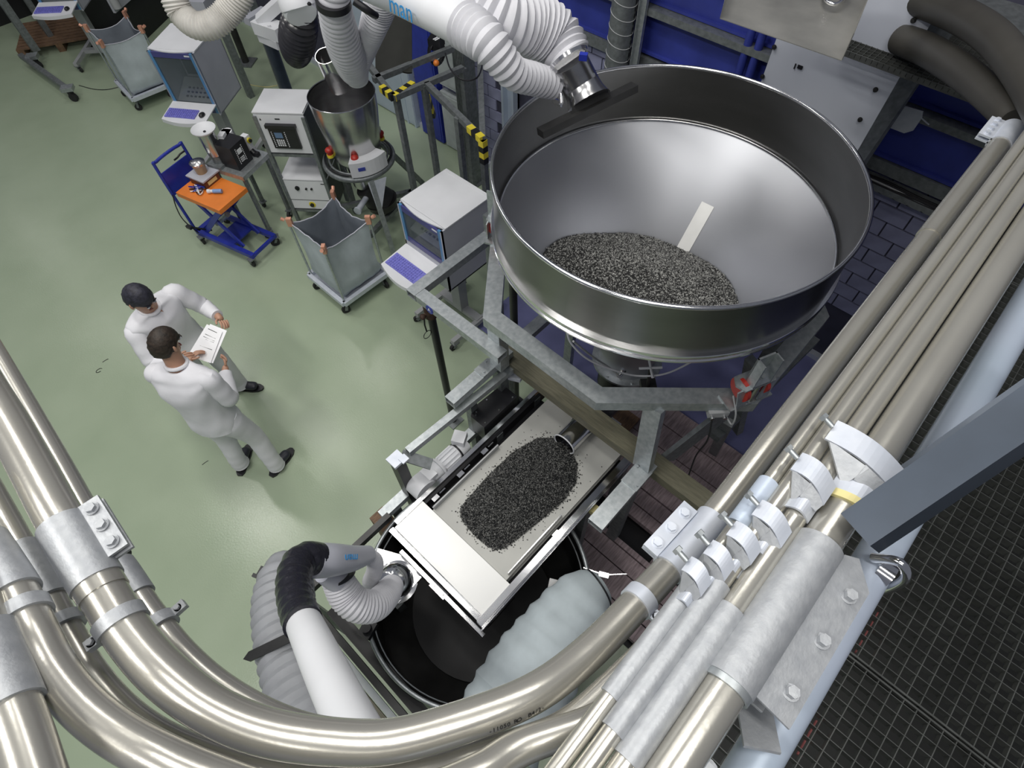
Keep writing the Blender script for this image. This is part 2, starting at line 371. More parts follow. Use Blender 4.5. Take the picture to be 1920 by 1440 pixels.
g = G(); g.lathe([(RT-0.008, 2.46), (.479, 1.90), (0.20, 1.25), (0.20, 1.12), (0.206, 1.12), (0.206, 1.252), (.486, 1.895), (RT-0.002, 2.452)], (HX, HY, 0), 128); obj('cone', g, M_CONE, t)
# wear strip (brighter welded sheet) on the far side of the cone
def coneP(an, z, o=0.004): r = 0.927-0.8*(2.46-z)-o; return V((HX+r*math.cos(an), HY+r*math.sin(an), z+o*0.3))
g = G(); a0 = math.radians(2.2); vs = []; fs = []
for i in range(13):
    z = 1.86+0.27*i/12
    r = 0.927-0.8*(2.46-z); da = 0.045/r
    for sgn in (-1, 1): vs.append(coneP(a0+sgn*da, z))
for i in range(12): fs.append((2*i, 2*i+1, 2*i+3, 2*i+2))
g.add(vs, fs); obj('weld_seam', g, M_SEAM, t)
g = G(); g.lathe([(0.205, 1.13), (0.26, 1.13), (0.26, 1.11), (0.205, 1.11), (.205, 1.13)], (HX, HY, 0), 32)
for i in range(8): a = i*PI/4; g.bolt((HX+.235*math.cos(a), HY+.235*math.sin(a), 1.128), (0, 0, 1), .01, .012)
obj('outlet_flange', g, M_GALV, t)
g = G(); g.cyl((HX, HY, 1.11), (HX, HY, .80), 0.19, 28); obj('outlet_sleeve', g, M_BLACK, t)
# air vibrator / hoses below the cone
# granulate in the hopper
def octs(pts, sz, rnd):
    g = G(); vs = []; fs = []
    for i, p in enumerate(pts):
        s_ = sz*random.uniform(0.6, 1.25); q = Quaternion((random.gauss(0, 1), random.gauss(0, 1), random.gauss(0, 1), random.gauss(0, 1))).normalized()
        a, b, c = q@V((s_, 0, 0)), q@V((0, s_*0.8, 0)), q@V((0, 0, s_*0.6)); p = V(p); o = len(vs)
        vs += [p+a, p-a, p+b, p-b, p+c, p-c]
        fs += [(o, o+2, o+4), (o+2, o+1, o+4), (o+1, o+3, o+4), (o+3, o, o+4), (o+2, o, o+5), (o+1, o+2, o+5), (o+3, o+1, o+5), (o, o+3, o+5)]
    g.v = [tuple(v) for v in vs]; g.f = fs; g.smooth = [False]*len(fs); return g
def surfz(dx, dy): return 2.036-0.323*dx-0.063*dy+0.035*math.exp(-((dx+.15)**2+(dy-.1)**2)/0.05)+0.012*math.sin(9*dx)*math.cos(7*dy)
n = 44; vs = []; fs = []; ring = []
for i in range(23):
    for k in range(64):
        a = 2*PI*k/64; lo, hi = 0.0, 0.9
        for _ in range(22):
            m_ = (lo+hi)/2
            if m_ < 0.92-0.8*(2.46-surfz(m_*math.cos(a), m_*math.sin(a))): lo = m_
            else: hi = m_
        r = lo*i/22; vs.append((HX+r*math.cos(a), HY+r*math.sin(a), surfz(r*math.cos(a), r*math.sin(a))))
        if i == 22: ring.append(lo)
for i in range(22):
    for k in range(64): fs.append((i*64+k, (i+1)*64+k, (i+1)*64+(k+1) % 64, i*64+(k+1) % 64))
gr = thing('hopper_granulate', 'bed of dark grey plastic granulate lying inside the big round hopper', 'granulate', (HX, HY, 1.7), world=True)
g = G().add(vs, fs, True); obj('granulate_bed', g, M_GBASE, gr)
pts = []
for i in range(24000):
    a = random.uniform(0, 2*PI); rr = ring[int(a/2/PI*64) % 64]*math.sqrt(random.random())*(1.0 if random.random() < .97 else 1.03)
    dx, dy = rr*math.cos(a), rr*math.sin(a); pts.append((HX+dx, HY+dy, surfz(dx, dy)+random.uniform(0, 0.006)))
obj('granule', octs(pts, 0.0066, 1), M_GRAN2, gr, kind='stuff')

# load cell stands between hopper and ring frame
RA = [math.radians(a) for a in (152.4, 200, 247.6, 292, 337, 22, 67, 110)]; RR = (1.078, 1.027, 1.06, 1.06, 1.06, 1.06, 1.06, 1.06); RO = 1.0
def ringv(k, r, z): r = r*RR[k % 8]; return V((HX+r*math.cos(RA[k % 8]), HY+r*math.sin(RA[k % 8]), z))
fr = thing('octagonal_stand', 'octagonal galvanised steel support frame with posts under the big round hopper', 'support frame', (HX, HY, 0), world=True)
for k in range(8):
    a, b = ringv(k, RO, 2.05), ringv(k+1, RO, 2.05); c, d = ringv(k+1, RO-0.105, 2.05), ringv(k, RO-0.105, 2.05)
    obj('ring_beam', G().prism([a, b, c, d], (0, 0, -0.075)), M_GALV, fr)
posts = [V((1.53, 1.60, 0)), V((1.62, 0.50, 0)), V((2.95, 0.35, 0)), V((3.25, 1.75, 0))]
obj('post', G().bb((1.48, 1.56, 1.50), (1.56, 1.66, 1.975)), M_GALV, fr)
obj('post', G().beam((1.66, 0.56, 1.97), (1.56, 0.47, 1.50), 0.11, 0.05, (1, 0, 0)), M_GALV, fr)
for p in posts[2:]: obj('post', G().bb((p.x-.045, p.y-.045, 0), (p.x+.045, p.y+.045, 1.975)), M_GALVD, fr)
obj('post', G().beam((2.35, 0.18, 1.97), (1.80, 0.42, 1.30), 0.03, 0.16, (0, 0, 1)), M_GALVD, fr)
obj('post', G().bb((1.51, 1.60, 0), (1.59, 1.68, 1.40)), M_GALVD, fr)
obj('post', G().bb((1.53, 0.45, 0.17), (1.61, 0.53, 1.40)), M_GALVD, fr)
g = G().hbar((1.10, 1.66, 1.47), (1.66, 1.66, 1.47), 0.085, 0.06); g.bb((1.37, 1.615, 1.50), (1.50, 1.705, 1.512)); g.bolt((1.40, 1.64, 1.51), (0, 0, 1), .008, .012); g.bolt((1.47, 1.69, 1.51), (0, 0, 1), .008, .012); obj('foot_beam', g, M_GALV, fr)
g = G().hbar((1.09, 0.455, 1.47), (1.62, 0.455, 1.47), 0.10, 0.06); g.bb((1.40, 0.40, 1.50), (1.56, 0.51, 1.512)); g.bolt((1.43, 0.42, 1.51), (0, 0, 1), .008, .012); g.bolt((1.53, 0.49, 1.51), (0, 0, 1), .008, .012); obj('foot_beam', g, M_GALV, fr)
obj('foot_beam', G().beam((2.2, 0.30, 1.2), (3.4, 0.2, 1.2), 0.1, 0.06), M_GALVD, fr)
obj('brace', G().beam((2.55, 0.22, 0.9), (2.28, 0.33, 1.97), 0.07, 0.05), M_GALVD, fr)
obj('brace', G().beam((2.75, 0.30, 0.1), (2.20, 0.26, 1.45), 0.07, 0.05), M_GALVD, fr)
# olive wooden beam lying across
g = G(); g.bb((1.60, -0.9, 1.36), (1.73, 1.80, 1.435))
w1 = obj('timber_beam', g, M_WOODT); tag(w1, 'long olive brown wooden beam crossing below the hopper frame', 'beam')
# outer light frame
t = thing('rail_bracket', 'pale galvanised corner frame sticking out left of the hopper, with blue sticker', 'frame', (1.48, 2.3, 0), world=True)
obj('rail', G().hbar((1.40, 2.30, 1.77), (2.18, 2.30, 1.77), 0.085, 0.06), M_GALV, t)
obj('rail', G().hbar((1.445, 2.255, 1.77), (1.445, 1.50, 1.77), 0.085, 0.06), M_GALV, t)
obj('post', G().bb((2.14, 2.26, 0), (2.22, 2.34, 1.95)), M_GALVD, t)
p = at(818, 572, 1.76); g = G(); g.cyl((1.398, p.y, 1.765), (1.4025, p.y, 1.765), 0.034, 24); o = obj('blue_sticker', g, M_BLUE2, t)
text('A', (1.397, p.y, 1.765), 0.045, M_WHITEP, t, 'sticker_letter', frame3((0, -1, 0), (0, 0, 1)))
t = thing('black_post', 'black round steel prop with a rusty clamp standing under the corner frame', 'post', (1.49, 2.22, 0), world=True)
obj('tube', G().cyl((1.49, 2.25, 0.01), (1.49, 2.25, 1.735), 0.03, 18), M_BLACK, t)
obj('foot_plate', G().bb((1.42, 2.18, 0), (1.56, 2.32, 0.012)), M_GALVD, t)
g = G(); g.cyl((1.49, 2.25, 1.52), (1.49, 2.25, 1.66), 0.045, 18); g.cyl((1.42, 2.25, 1.57), (1.56, 2.25, 1.57), 0.012, 10); g.ball((1.42, 2.25, 1.57), 0.022); g.ball((1.56, 2.25, 1.57), 0.022)
obj('clamp', g, mat('rusty_steel', (0.10, 0.06, 0.045), 0.7, 0.4, 0.3, 20), t)
g = G(); g.tube([(1.43, 2.25, 1.56), (1.42, 2.25, 1.48), (1.425, 2.25, 1.40)], 0.006, 8); g.tube([(1.425+0.035*math.cos(a), 2.25, 1.365+0.035*math.sin(a)) for a in [2*PI*i/16 for i in range(16)]], 0.003, 6, closed=True)
obj('chain_ring', g, M_BLACK, t)
g = G(); g.cyl((2.02, 1.95, 0), (2.02, 1.95, 1.97), 0.03, 16); g.box((2.02, 1.95, 0.006), (.14, .14, .012)); tag(obj('slim_post', g, M_BLACK), 'slim black post seen between hopper flange and frame', 'post')
g = G().hbar((1.75, 1.80, 1.2), (2.6, 1.80, 1.2), 0.09, 0.06); g.bb((2.55, 1.76, 0), (2.6, 1.84, 1.2)); g.bb((1.75, 1.76, 0), (1.80, 1.84, 1.2)); tag(obj('low_trestle', g, M_GALV), 'galvanised trestle below the left side of the hopper', 'trestle')
# load cell stand (red rubber block)
def loadcell(k, label, ang=None):
    a = math.radians(ang); c = V((HX+0.99*math.cos(a), HY+0.99*math.sin(a), 2.05)); t = thing('load_cell_stand', label, 'load cell', c, a+PI/2)
    g = G(); g.bb((-0.13, -0.055, 0), (0.13, 0.055, 0.014)); obj('base_plate', g, M_GALV, t)
    g = G(); g.cyl((-0.075, 0.0, 0.11), (-0.055, 0.0, 0.11), 0.068, 24); g.cyl((0.055, 0, 0.10), (0.075, 0, 0.10), 0.06, 24); obj('rubber_buffer', g, M_RED, t)
    g = G(); g.prism([(-.09, -.05, .16), (.09, -.05, .16), (.115, 0, .16), (.09, .05, .16), (-.09, .05, .16), (-.115, 0, .16)], (0, 0, .012))
    g.beam((-.09, -.035, .165), (-.06, -.05, .02), .07, .008, (0, 1, 0)); g.beam((.09, -.035, .165), (.06, -.05, .02), .07, .008, (0, 1, 0)); obj('bracket', g, M_GALV, t)
    g = G(); g.bb((-.055, .0, .172), (.055, .01, .36)); g.bb((-.055, -.05, .172), (-.047, .01, .36)); g.bb((.047, -.05, .172), (.055, .01, .36)); g.prism([(-.055, -.05, .18), (.055, -.05, .18), (.055, 0, .25), (-.055, 0, .25)], (0, 0, .006)); g.bolt((0, -.02, .22), (0, -.6, 1), .014, .02); obj('hopper_bracket', g, M_GALV, t)
    g = G(); g.cyl((0, -.03, .0), (0, -.03, .16), .022, 16); obj('load_cell', g, M_STEEL, t)
    return t
loadcell(0, 'load cell stand with red rubber buffers on the nearest side of the octagonal frame', 246)
loadcell(0, 'load cell stand half hidden behind the left flange of the hopper', 112)
loadcell(0, 'load cell stand on the far side of the octagonal frame', 22)
t = thing('junction_box', 'small steel junction box with two cable glands below the red load cell', 'junction box', (HX-.30, HY-1.06, 1.9), world=True)
c = at(1345, 770, 1.96); g = G(); g.box(c, (0.11, 0.06, 0.045), math.radians(-45)); obj('housing', g, M_LGREY, t)
g = G()
for s_ in (-1, 1): q = c+V((s_*.024-.02, -s_*.024-.02, -.01)); g.cyl(q, q-V((.014, .014, 0)), .011, 12)
obj('cable_gland', g, M_CHROME, t)
q = c+V((.01, -.05, -.01)); top = at(1375, 742, 2.12); g = G(); g.tube([V(p) for p in spline([tuple(q), tuple(q+V((-.01, -.05, -.02))), tuple((q+top)/2+V((-.02, -.05, .0))), tuple(top)], 8)], .005, 8); obj('cable', g, M_LGREY, t)
q = c+V((-.04, .0, -.01)); g = G(); g.tube([V(p) for p in spline([tuple(q), tuple(q+V((-.02, -.04, -.2))), tuple(q+V((.05, -.02, -.6))), tuple(q+V((0.02, -.1, -1.1))), (2.2, .1, .2)], 8)], .005, 8); obj('cable', g, M_BLACK, t)
# pneumatic hoses under the hopper
t = thing('air_hose', 'thin pale air hose looping under the lower flange of the hopper to the valve', 'hose', (1.75, 1.2, 1.5), world=True)
g = G(); P = [at(1062, 618, 2.35), at(1072, 645, 2.2), at(1105, 675, 2.0), at(1160, 697, 1.8), at(1200, 705, 1.7), at(1250, 700, 1.75), at(1310, 672, 2.0)]
g.tube([V(p) for p in spline([tuple(p) for p in P], 8)], 0.006, 8); obj('tube', g, M_HOSE, t)
P = [at(1075, 640, 2.3), at(1110, 668, 1.9), at(1150, 695, 1.6), at(1165, 712, 1.5)]; g = G(); g.tube([V(p) for p in spline([tuple(p) for p in P], 8)], 0.006, 8); obj('tube', g, M_LGREY, t)
g = G(); c = at(1165, 700, 1.62); g.cyl(c-V((.03, 0, 0)), c+V((.03, 0, 0)), .016, 12); g.cyl(c, c+V((0, 0, .05)), .01, 10); c = at(1060, 612, 2.4); g.cyl(c-V((.02, .05, 0)), c+V((.02, .05, 0)), .008, 10); obj('fitting', g, M_CHROME, t)
t = thing('slide_valve', 'pneumatic slide valve with a white cross lever below the cone outlet', 'valve', (HX-.1, HY, 1.4), world=True)
g = G(); c = at(1220, 690, 1.75); g.cyl(c-V((.05, -.05, 0)), c+V((.05, -.05, 0)), .008, 10); g.cyl(c-V((.05, .05, .0)), c+V((.05, .05, 0)), .008, 10); obj('cross_lever', g, M_WHITE, t)
g = G(); g.cyl(c, V((c.x+.05, c.y, 1.48)), .012, 10); g.box((c.x+.06, c.y, 1.47), (.10, .10, .04), PI/4); obj('valve_body', g, M_BARREL, t)

# ============================================================ hanging feeding hood of the top extraction arm
def arm_text(s, px, py, z, size, par, ang, dz=0.0): pass
# ============================================================ weighing belt conveyor
t = thing('belt_conveyor', 'belt weigher below the hopper, pale belt and white cover plate at its end', 'conveyor', (1.0, 1.0, 0), world=True)
g = G(); g.bb((0.60, 0.69, 1.085), (1.72, 1.345, 1.10)); g.cyl((0.60, 0.69, 1.055), (0.60, 1.345, 1.055), 0.045, 24); g.cyl((1.72, 0.69, 1.055), (1.72, 1.345, 1.055), 0.045, 24); g.bb((0.60, 0.69, 1.01), (1.72, 1.345, 1.02)); obj('belt', g, M_BELT, t)
g = G(); g.bb((0.60, 1.335, 1.10), (1.20, 1.345, 1.15)); g.bb((0.60, 1.345, 1.10), (1.20, 1.36, 1.105)); obj('skirt_board', g, M_LGREY, t)
g = G(); g.bb((0.62, 0.70, 1.10), (1.12, 0.708, 1.14)); obj('skirt_board', g, M_STEEL, t)
def rail(y0, y1, z0, z1, x0, x1, m=M_CHROME): return obj('side_rail', G().bb((x0, y0, z0), (x1, y1, z1)), m, t)
rail(1.435, 1.465, 1.06, 1.12, 0.37, 1.80); rail(1.425, 1.435, 0.96, 1.06, 0.37, 1.80, M_BLACK)
rail(0.615, 0.655, 1.06, 1.12, 0.30, 1.75); rail(0.655, 0.665, 0.96, 1.06, 0.62, 1.75, M_BLACK); rail(0.605, 0.615, 1.045, 1.055, 0.28, 1.75)
g = G(); g.bb((0.345, 0.655, 1.10), (0.585, 1.435, 1.112)); g.bb((0.345, 0.655, 0.97), (0.351, 1.435, 1.10)); obj('cover_plate', g, M_CAPW, t)
g = G(); g.bb((0.31, 0.615, 1.04), (0.345, 1.465, 1.06)); g.bb((0.27, 0.60, 0.90), (0.30, 1.36, 0.925)); g.bb((0.27, 0.60, 0.86), (0.275, 1.36, 0.925)); g.bb((0.295, 0.60, 0.80), (0.30, 1.36, 0.90)); obj('discharge_lip', g, M_CHROME, t)
g = G(); g.bb((0.262, 0.93, 0.895), (0.31, 1.06, 0.935)); g.bolt((0.285, 0.955, 0.935), (0, 0, 1), .007, .01); g.bolt((0.285, 1.035, 0.935), (0, 0, 1), .007, .01); obj('lip_clamp', g, M_STEEL, t)
g = G(); g.cyl((0.50, 0.68, 1.03), (0.50, 1.42, 1.03), 0.045, 20); obj('roller', g, M_BLACK, t)
g = G(); g.bb((0.36, 0.66, 0.62), (0.62, 1.43, 0.66)); g.bb((0.62, 0.66, 0.95), (1.75, 1.43, 0.965)); obj('pan', g, M_BLACK, t)
for i in range(3):
    g = G(); x = 0.66+0.23*i; g.box((x, 1.395, 1.085), (0.05, 0.03, 0.02)); g.cyl((x+.04, 1.40, 1.09), (x+.09, 1.40, 1.09), 0.007, 8); obj('tension_screw', g, M_CHROME, t)
g = G(); g.bb((0.98, 0.665, 1.045), (1.03, 0.612, 1.124)); obj('rail_joint', g, M_CHROME, t)
for y in (0.64, 1.45):
    for x in (1.30, 1.7): obj('leg', G().bb((x-.03, y-.03, 0), (x+.03, y+.03, 1.05)), M_GALVD, t)
g = G(); g.cyl((1.36, 0.585, 1.0), (1.30, 0.585, 1.0), 0.03, 14); obj('rear_roller_block', g, M_SAND, t)
# chute tube over the belt
g = G(); g.lathe([(0.082, 0), (0.082, 0.26), (0.076, 0.26), (0.076, 0)], (1.49, 1.0, 1.185), 28, R=Matrix.Rotation(PI/2, 3, 'Y')); t2 = thing('feed_pipe', 'short polished feed pipe lying over the heap on the belt', 'pipe', (1.6, 1, 1.1), world=True)
obj('tube', g, M_CHROME, t2); g = G(); g.tube([(1.49, 1.0+.083*math.cos(a), 1.185+.083*math.sin(a)) for a in [2*PI*i/28 for i in range(28)]], .005, 8, closed=True); obj('lip', g, M_WHITE, t2)
g = G(); g.bb((1.75, 0.9, 1.15), (1.98, 1.1, 1.20)); g.bb((1.72, .8, 1.11), (1.76, 1.2, 1.16)); obj('holder', g, M_BLACK, t2)
# granulate on belt
poly = [(0.71, 1.215), (0.665, 1.15), (0.652, 1.0), (0.662, 0.875), (0.73, 0.825), (1.0, 0.785), (1.22, 0.76), (1.36, 0.78), (1.47, 0.86), (1.53, 0.97), (1.52, 1.09), (1.44, 1.19), (1.22, 1.245), (1.0, 1.245), (0.82, 1.235)]
def inside(x, y):
    c = False
    for i in range(len(poly)):
        x1, y1 = poly[i]; x2, y2 = poly[i-1]
        if (y1 > y) != (y2 > y) and x < (x2-x1)*(y-y1)/(y2-y1)+x1: c = not c
    return c
def edged(x, y):
    m_ = 9
    for i in range(len(poly)):
        a = V(poly[i]); b = V(poly[i-1]); p = V((x, y)); tt = max(0, min(1, (p-a).dot(b-a)/(b-a).length_squared)); m_ = min(m_, (a+(b-a)*tt-p).length)
    return m_
hz = lambda x, y: 1.104+0.055*(1-math.exp(-edged(x, y)/0.07))+0.035*max(0, (x-1.15)/0.4)*(1-math.exp(-edged(x, y)/0.10))+0.006*math.sin(23*x)*math.sin(19*y)
nx, ny = 64, 36; vs = []; fs = []; idx = {}
for i in range(nx):
    for j in range(ny):
        x = 0.64+0.92*i/(nx-1); y = 0.75+0.51*j/(ny-1)
        if inside(x, y): idx[(i, j)] = len(vs); vs.append((x, y, hz(x, y)))
for i in range(nx-1):
    for j in range(ny-1):
        q = [(i, j), (i+1, j), (i+1, j+1), (i, j+1)]
        if all(k_ in idx for k_ in q): fs.append(tuple(idx[k_] for k_ in q))
gr = thing('belt_granulate', 'dark heap of plastic granulate with scattered grains on the pale conveyor belt', 'granulate', (1.1, 1.0, 1.1), world=True)
obj('granulate_bed', G().add(vs, fs, True), M_GBASE, gr)
pts = []
while len(pts) < 21000:
    x, y = random.uniform(.62, 1.56), random.uniform(.72, 1.28)
    if inside(x, y): pts.append((x, y, hz(x, y)+random.uniform(0, .005)))
    elif random.random() < 0.10*math.exp(-edged(x, y)/0.018) : pts.append((x, y, 1.103))
for i in range(60):
    x, y = random.uniform(.63, 1.62), random.uniform(.70, 1.32); pts.append((x, y, 1.103))
obj('granule', octs(pts, 0.0058, 1), M_GRAN, gr, kind='stuff')
# gear motor
t = thing('gear_motor', 'white gear motor mounted on the left side of the conveyor', 'motor', (0.75, 1.53, 1.05), world=True)
g = G(); z = 1.05; g.cyl((0.66, 1.49, z), (0.66, 1.60, z), .085, 28); g.box((0.70, 1.555, z), (.17, .10, .13)); g.cyl((0.76, 1.555, z), (0.83, 1.555, z), .055, 24, .06); obj('gearbox', g, M_WHITE, t)
g = G(); g.cyl((0.83, 1.555, z), (0.845, 1.555, z), .075, 24); g.cyl((0.845, 1.555, z), (1.0, 1.555, z), .056, 28); 
for i in range(14): a = 2*PI*i/14; g.beam((0.86, 1.555+.06*math.cos(a), z+.06*math.sin(a)), (0.99, 1.555+.06*math.cos(a), z+.06*math.sin(a)), .004, .014, (0, math.cos(a), math.sin(a)))
obj('motor_body', g, M_WHITE, t)
g = G(); g.cyl((1.0, 1.555, z), (1.012, 1.555, z), .064, 28); obj('seal', g, M_BLACK, t)
g = G(); g.cyl((1.012, 1.555, z), (1.09, 1.555, z), .061, 28, .055); obj('fan_cover', g, M_WHITE, t)
g = G(); g.box((1.06, 1.575, z+.085), (.09, .09, .06), .5); obj('terminal_box', g, M_WHITE, t)
# black control enclosure
t = thing('black_drive_box', 'black screwed control box beside the conveyor rail', 'control box', (1.38, 1.58, 0.9), world=True)
g = G(); g.prism([(1.22, 1.49, .98), (1.56, 1.49, .98), (1.56, 1.64, .98), (1.27, 1.66, .98), (1.22, 1.62, .98)], (0, 0, .20)); obj('housing', g, M_BLACK, t)
g = G()
for x, y in ((1.25, 1.51), (1.25, 1.60), (1.27, 1.615), (1.53, 1.51), (1.53, 1.61), (1.39, 1.51), (1.39, 1.63)): g.cyl((x, y, 1.18), (x, y, 1.186), .006, 10)
obj('screw', g, M_CHROME, t)
# galvanised side frame left of conveyor
t = thing('side_guard_frame', 'galvanised guard rail with a capped corner post left of the conveyor', 'frame', (0.6, 1.6, 0), world=True)
obj('top_rail', G().hbar((0.70, 1.64, 1.38), (1.70, 1.58, 1.38), .05, .05), M_GALV, t)
obj('corner_plate', G().beam((0.66, 1.66, 1.37), (0.76, 1.50, 1.30), .075, .012), M_GALVD, t)
g = G(); g.bb((0.575, 1.60, 0.30), (0.645, 1.68, 1.40)); obj('post', g, M_BARREL, t)
g = G(); g.box((0.61, 1.64, 1.41), (.095, .09, .022)); g.box((0.64, 1.60, 1.425), (.05, .05, .012)); obj('post_cap', g, M_GALVL, t)
obj('low_rail', G().hbar((0.36, 1.66, 0.86), (1.30, 1.66, 0.86), .07, .06), M_GALV, t)
g = G(); g.bb((0.44, 1.63, 0), (0.50, 1.69, 0.83)); obj('post', g, M_GALVD, t)
g = G(); g.bb((1.24, 1.63, 0), (1.30, 1.69, 1.35)); obj('post', g, M_GALVD, t)
g = G(); g.prism([(1.66, 1.66, 1.30), (1.72, 1.54, 1.30), (1.60, 1.50, 1.30), (1.56, 1.58, 1.30)], (0, 0, .03)); tag(obj('corner_block', g, M_GALVL), 'pale steel corner block at the far end of the black box', 'bracket')
g = G(); g.bb((1.76, 0.66, 1.02), (1.80, 1.2, 1.10)); g.bb((1.80, .70, 1.0), (1.88, 1.15, 1.07)); tag(obj('tail_housing', g, M_BLACK), 'black housing behind the far end of the belt, right of the timber beam', 'housing')
g = G(); g.bb((1.86, 0.83, 1.07), (1.92, 0.99, 1.10)); tag(obj('white_terminal_strip', g, M_WHITE), 'small white terminal strip behind the timber beam', 'terminal strip')

# ============================================================ round receiving bin
BX, BY, BZ, BR = 0.49, 0.87, 0.80, 0.73
t = thing('receiving_bin', 'large round dark bin under the conveyor discharge', 'bin', (BX, BY, 0), world=True)
g = G(); g.lathe([(BR, BZ), (BR, 0.35), (BR-.02, 0.30), (0.35, 0.05), (0.35, 0.0), (0.34, 0.0), (0.34, .06), (BR-.03, 0.31), (BR-.008, 0.36), (BR-.008, BZ)], (BX, BY, 0), 72); obj('shell', g, M_BARREL, t)
g = G(); g.tube([(BX+BR*math.cos(a), BY+BR*math.sin(a), BZ) for a in [2*PI*i/90 for i in range(90)]], .014, 10, closed=True); g.lathe([(BR-.035, BZ-.05), (BR-.028, BZ-.045), (BR-.028, BZ-.055)], (BX, BY, 0), 72); obj('rim', g, M_GALV, t)
g = G(); g.lathe([(0.0, .16), (.52, .20)], (BX, BY, 0), 48); obj('bin_bottom', g, M_RUBBER, t)
g = G(); g.beam((BX+.05, BY-.55, .5), (BX+.42, BY-.35, .62), .12, .006); obj('deflector', g, M_STEEL, t)
for i in range(4): a = PI/4+i*PI/2; obj('leg', G().bb((BX+.6*math.cos(a)-.03, BY+.6*math.sin(a)-.03, 0), (BX+.6*math.cos(a)+.03, BY+.6*math.sin(a)+.03, .36)), M_GALVD, t)
# sector lid with dome
t = thing('bin_hood', 'steel sector lid with polished dome on the left edge of the round bin', 'lid', (-.0, 1.3, BZ), world=True)
zl = 0.86; A, B, Cc = at(708, 1028, zl), at(790, 1083, zl), at(745, 1133, zl); Dd = at(690, 1120, zl); mid = at(757, 1042, zl)
g = G(); g.prism([A, mid, B, Cc, Dd], (0, 0, .006)); obj('plate', g, M_STEEL, t)
g = G(); g.beam(B+V((0, 0, .012)), Cc+V((0, 0, .012)), .012, .025); obj('edge_bar', g, M_CHROME, t)
dc = at(738, 1085, 0.95); g = G(); g.lathe([(.115, 0), (.112, .05), (.095, .085), (.06, .11), (.0, .12)], (dc.x, dc.y, zl+.006), 32); g.lathe([(.14, 0), (.115, 0.004)], (dc.x, dc.y, zl+.008), 32); obj('dome', g, M_CHROME, t)
# frame rails beside the bin
t = thing('bin_side_frame', 'dark steel rail with wooden strips running left of the receiving bin', 'frame', (-.35, 1, 0), world=True)
obj('rail', G().bb((-.345, -.1, .84), (-.305, 1.62, .90)), M_BARREL, t)
obj('rail', G().bb((-.30, 1.60, .84), (.40, 1.64, .90)), M_BARREL, t)
for i, m in enumerate((M_PANEL, M_WOODT, M_GALVL)): obj('strip', G().bb((-.40-.045*i, -.1, .80-.01*i), (-.362-.045*i, 1.45, .83)), m, t)
for y in (.0, 1.55): obj('leg', G().bb((-.35, y-.03, 0), (-.30, y+.03, .84)), M_GALVD, t)
g = G(); g.bb((-.255, .42, .70), (-.20, .50, .74)); obj('white_label_tag', g, M_WHITE, t)
g = G(); g.bb((-.235, .37, .70), (-.20, .415, .74)); obj('red_tag', g, M_RED, t)
g = G(); g.bb((-.30, .2, .66), (-.22, 1.5, .68)); obj('tray', g, M_BLACK, t)
g = G(); P = [at(660, 1130, .95), at(650, 1160, .95), at(690, 1180, .95)]; g.box(P[0], (.12, .10, .06), .5); g.box(P[2], (.10, .08, .05), .3); g.cyl(P[2]+V((0, 0, .02)), P[2]+V((0, 0, .06)), .03, 14); tag(obj('black_latch', g, M_BLACK), 'black latch block under the white hose elbow', 'latch')
# grey cloth sleeve over the right of the bin
t = thing('cloth_sleeve', 'pale grey cloth sleeve bulging over the right rim of the round bin', 'sleeve', (.65, .25, .9), world=True)
P, R = pxpath([(1128, 1098, .98, 60), (1105, 1115, .98, 105), (1075, 1150, .97, 130), (1040, 1200, .95, 150), (1000, 1260, .93, 170), (965, 1320, .90, 180), (930, 1380, .88, 180)], 10)
P, R = resample(P, R, .03); R = [r*(1+.035*math.sin(i*1.7)) for i, r in enumerate(R)]
obj('sleeve', G().tube(P, R, 30), M_BAG, t)
g = G(); g.tube([P[1]+(q*R[1]*1.03) for q in [((P[1]-P[0]).normalized().cross(V((0, 0, 1))).normalized()*math.cos(a)+V((0, 0, 1))*math.sin(a)) for a in [2*PI*i/24 for i in range(24)]]], .006, 8, closed=True); obj('tie_ring', g, M_BLACK, t)
g = G(); c = at(1132, 1078, 1.05); g.box(c, (.03, .06, .012), .5); g.beam(c, c+V((.10, -.10, 0)), .006, .006); g.beam(c, c+V((-.05, .12, 0)), .006, .006); obj('sleeve_bracket', g, M_CHROME, t)
# wooden platform (planks) under the hopper
t = thing('timber_platform', 'dark weathered timber platform on the floor right of the conveyor', 'platform', (2.0, 0.3, 0), world=True)
yy = 1.35; i = 0
xs = 0.95
for (x0, wd) in ((1.05, .13), (1.19, .20), (1.40, .13), (1.54, .045), (1.80, .10), (1.91, .13), (2.05, .19), (2.25, .20), (2.46, .20), (2.67, .20)):
    z1 = 0.16+random.uniform(-.006, .006)
    obj('plank', G().bb((x0, -1.3, .10), (x0+wd, 1.25, z1)), M_WOOD, t)
obj('gap_shade_sheet', G().bb((1.02, -1.3, .004), (2.88, 1.25, .008)), M_BLACK, t)  # black sheet added to paint the gaps between planks as dark shade
for y in (-1.1, 0.1, 1.1): obj('bearer', G().bb((1.03, y-.05, 0.008), (2.87, y+.05, .10)), M_WOOD, t)
g = G(); g.bb((2.35, .95, .17), (2.55, 1.25, .20)); tag(obj('wood_offcut', g, M_PALLET), 'reddish brown timber offcut on the platform under the hopper', 'timber'); tag(obj('wood_offcut', G().bb((2.1, .9, .17), (2.3, 1.3, .19)), M_PALLET), 'thinner reddish timber offcut nearest the belt conveyor', 'timber')
tag(obj('timber_block', G().bb((.30, 1.60, 0), (.42, 1.75, .78)), M_PALLET), 'light brown wooden block under the end of the low guard rail', 'timber')

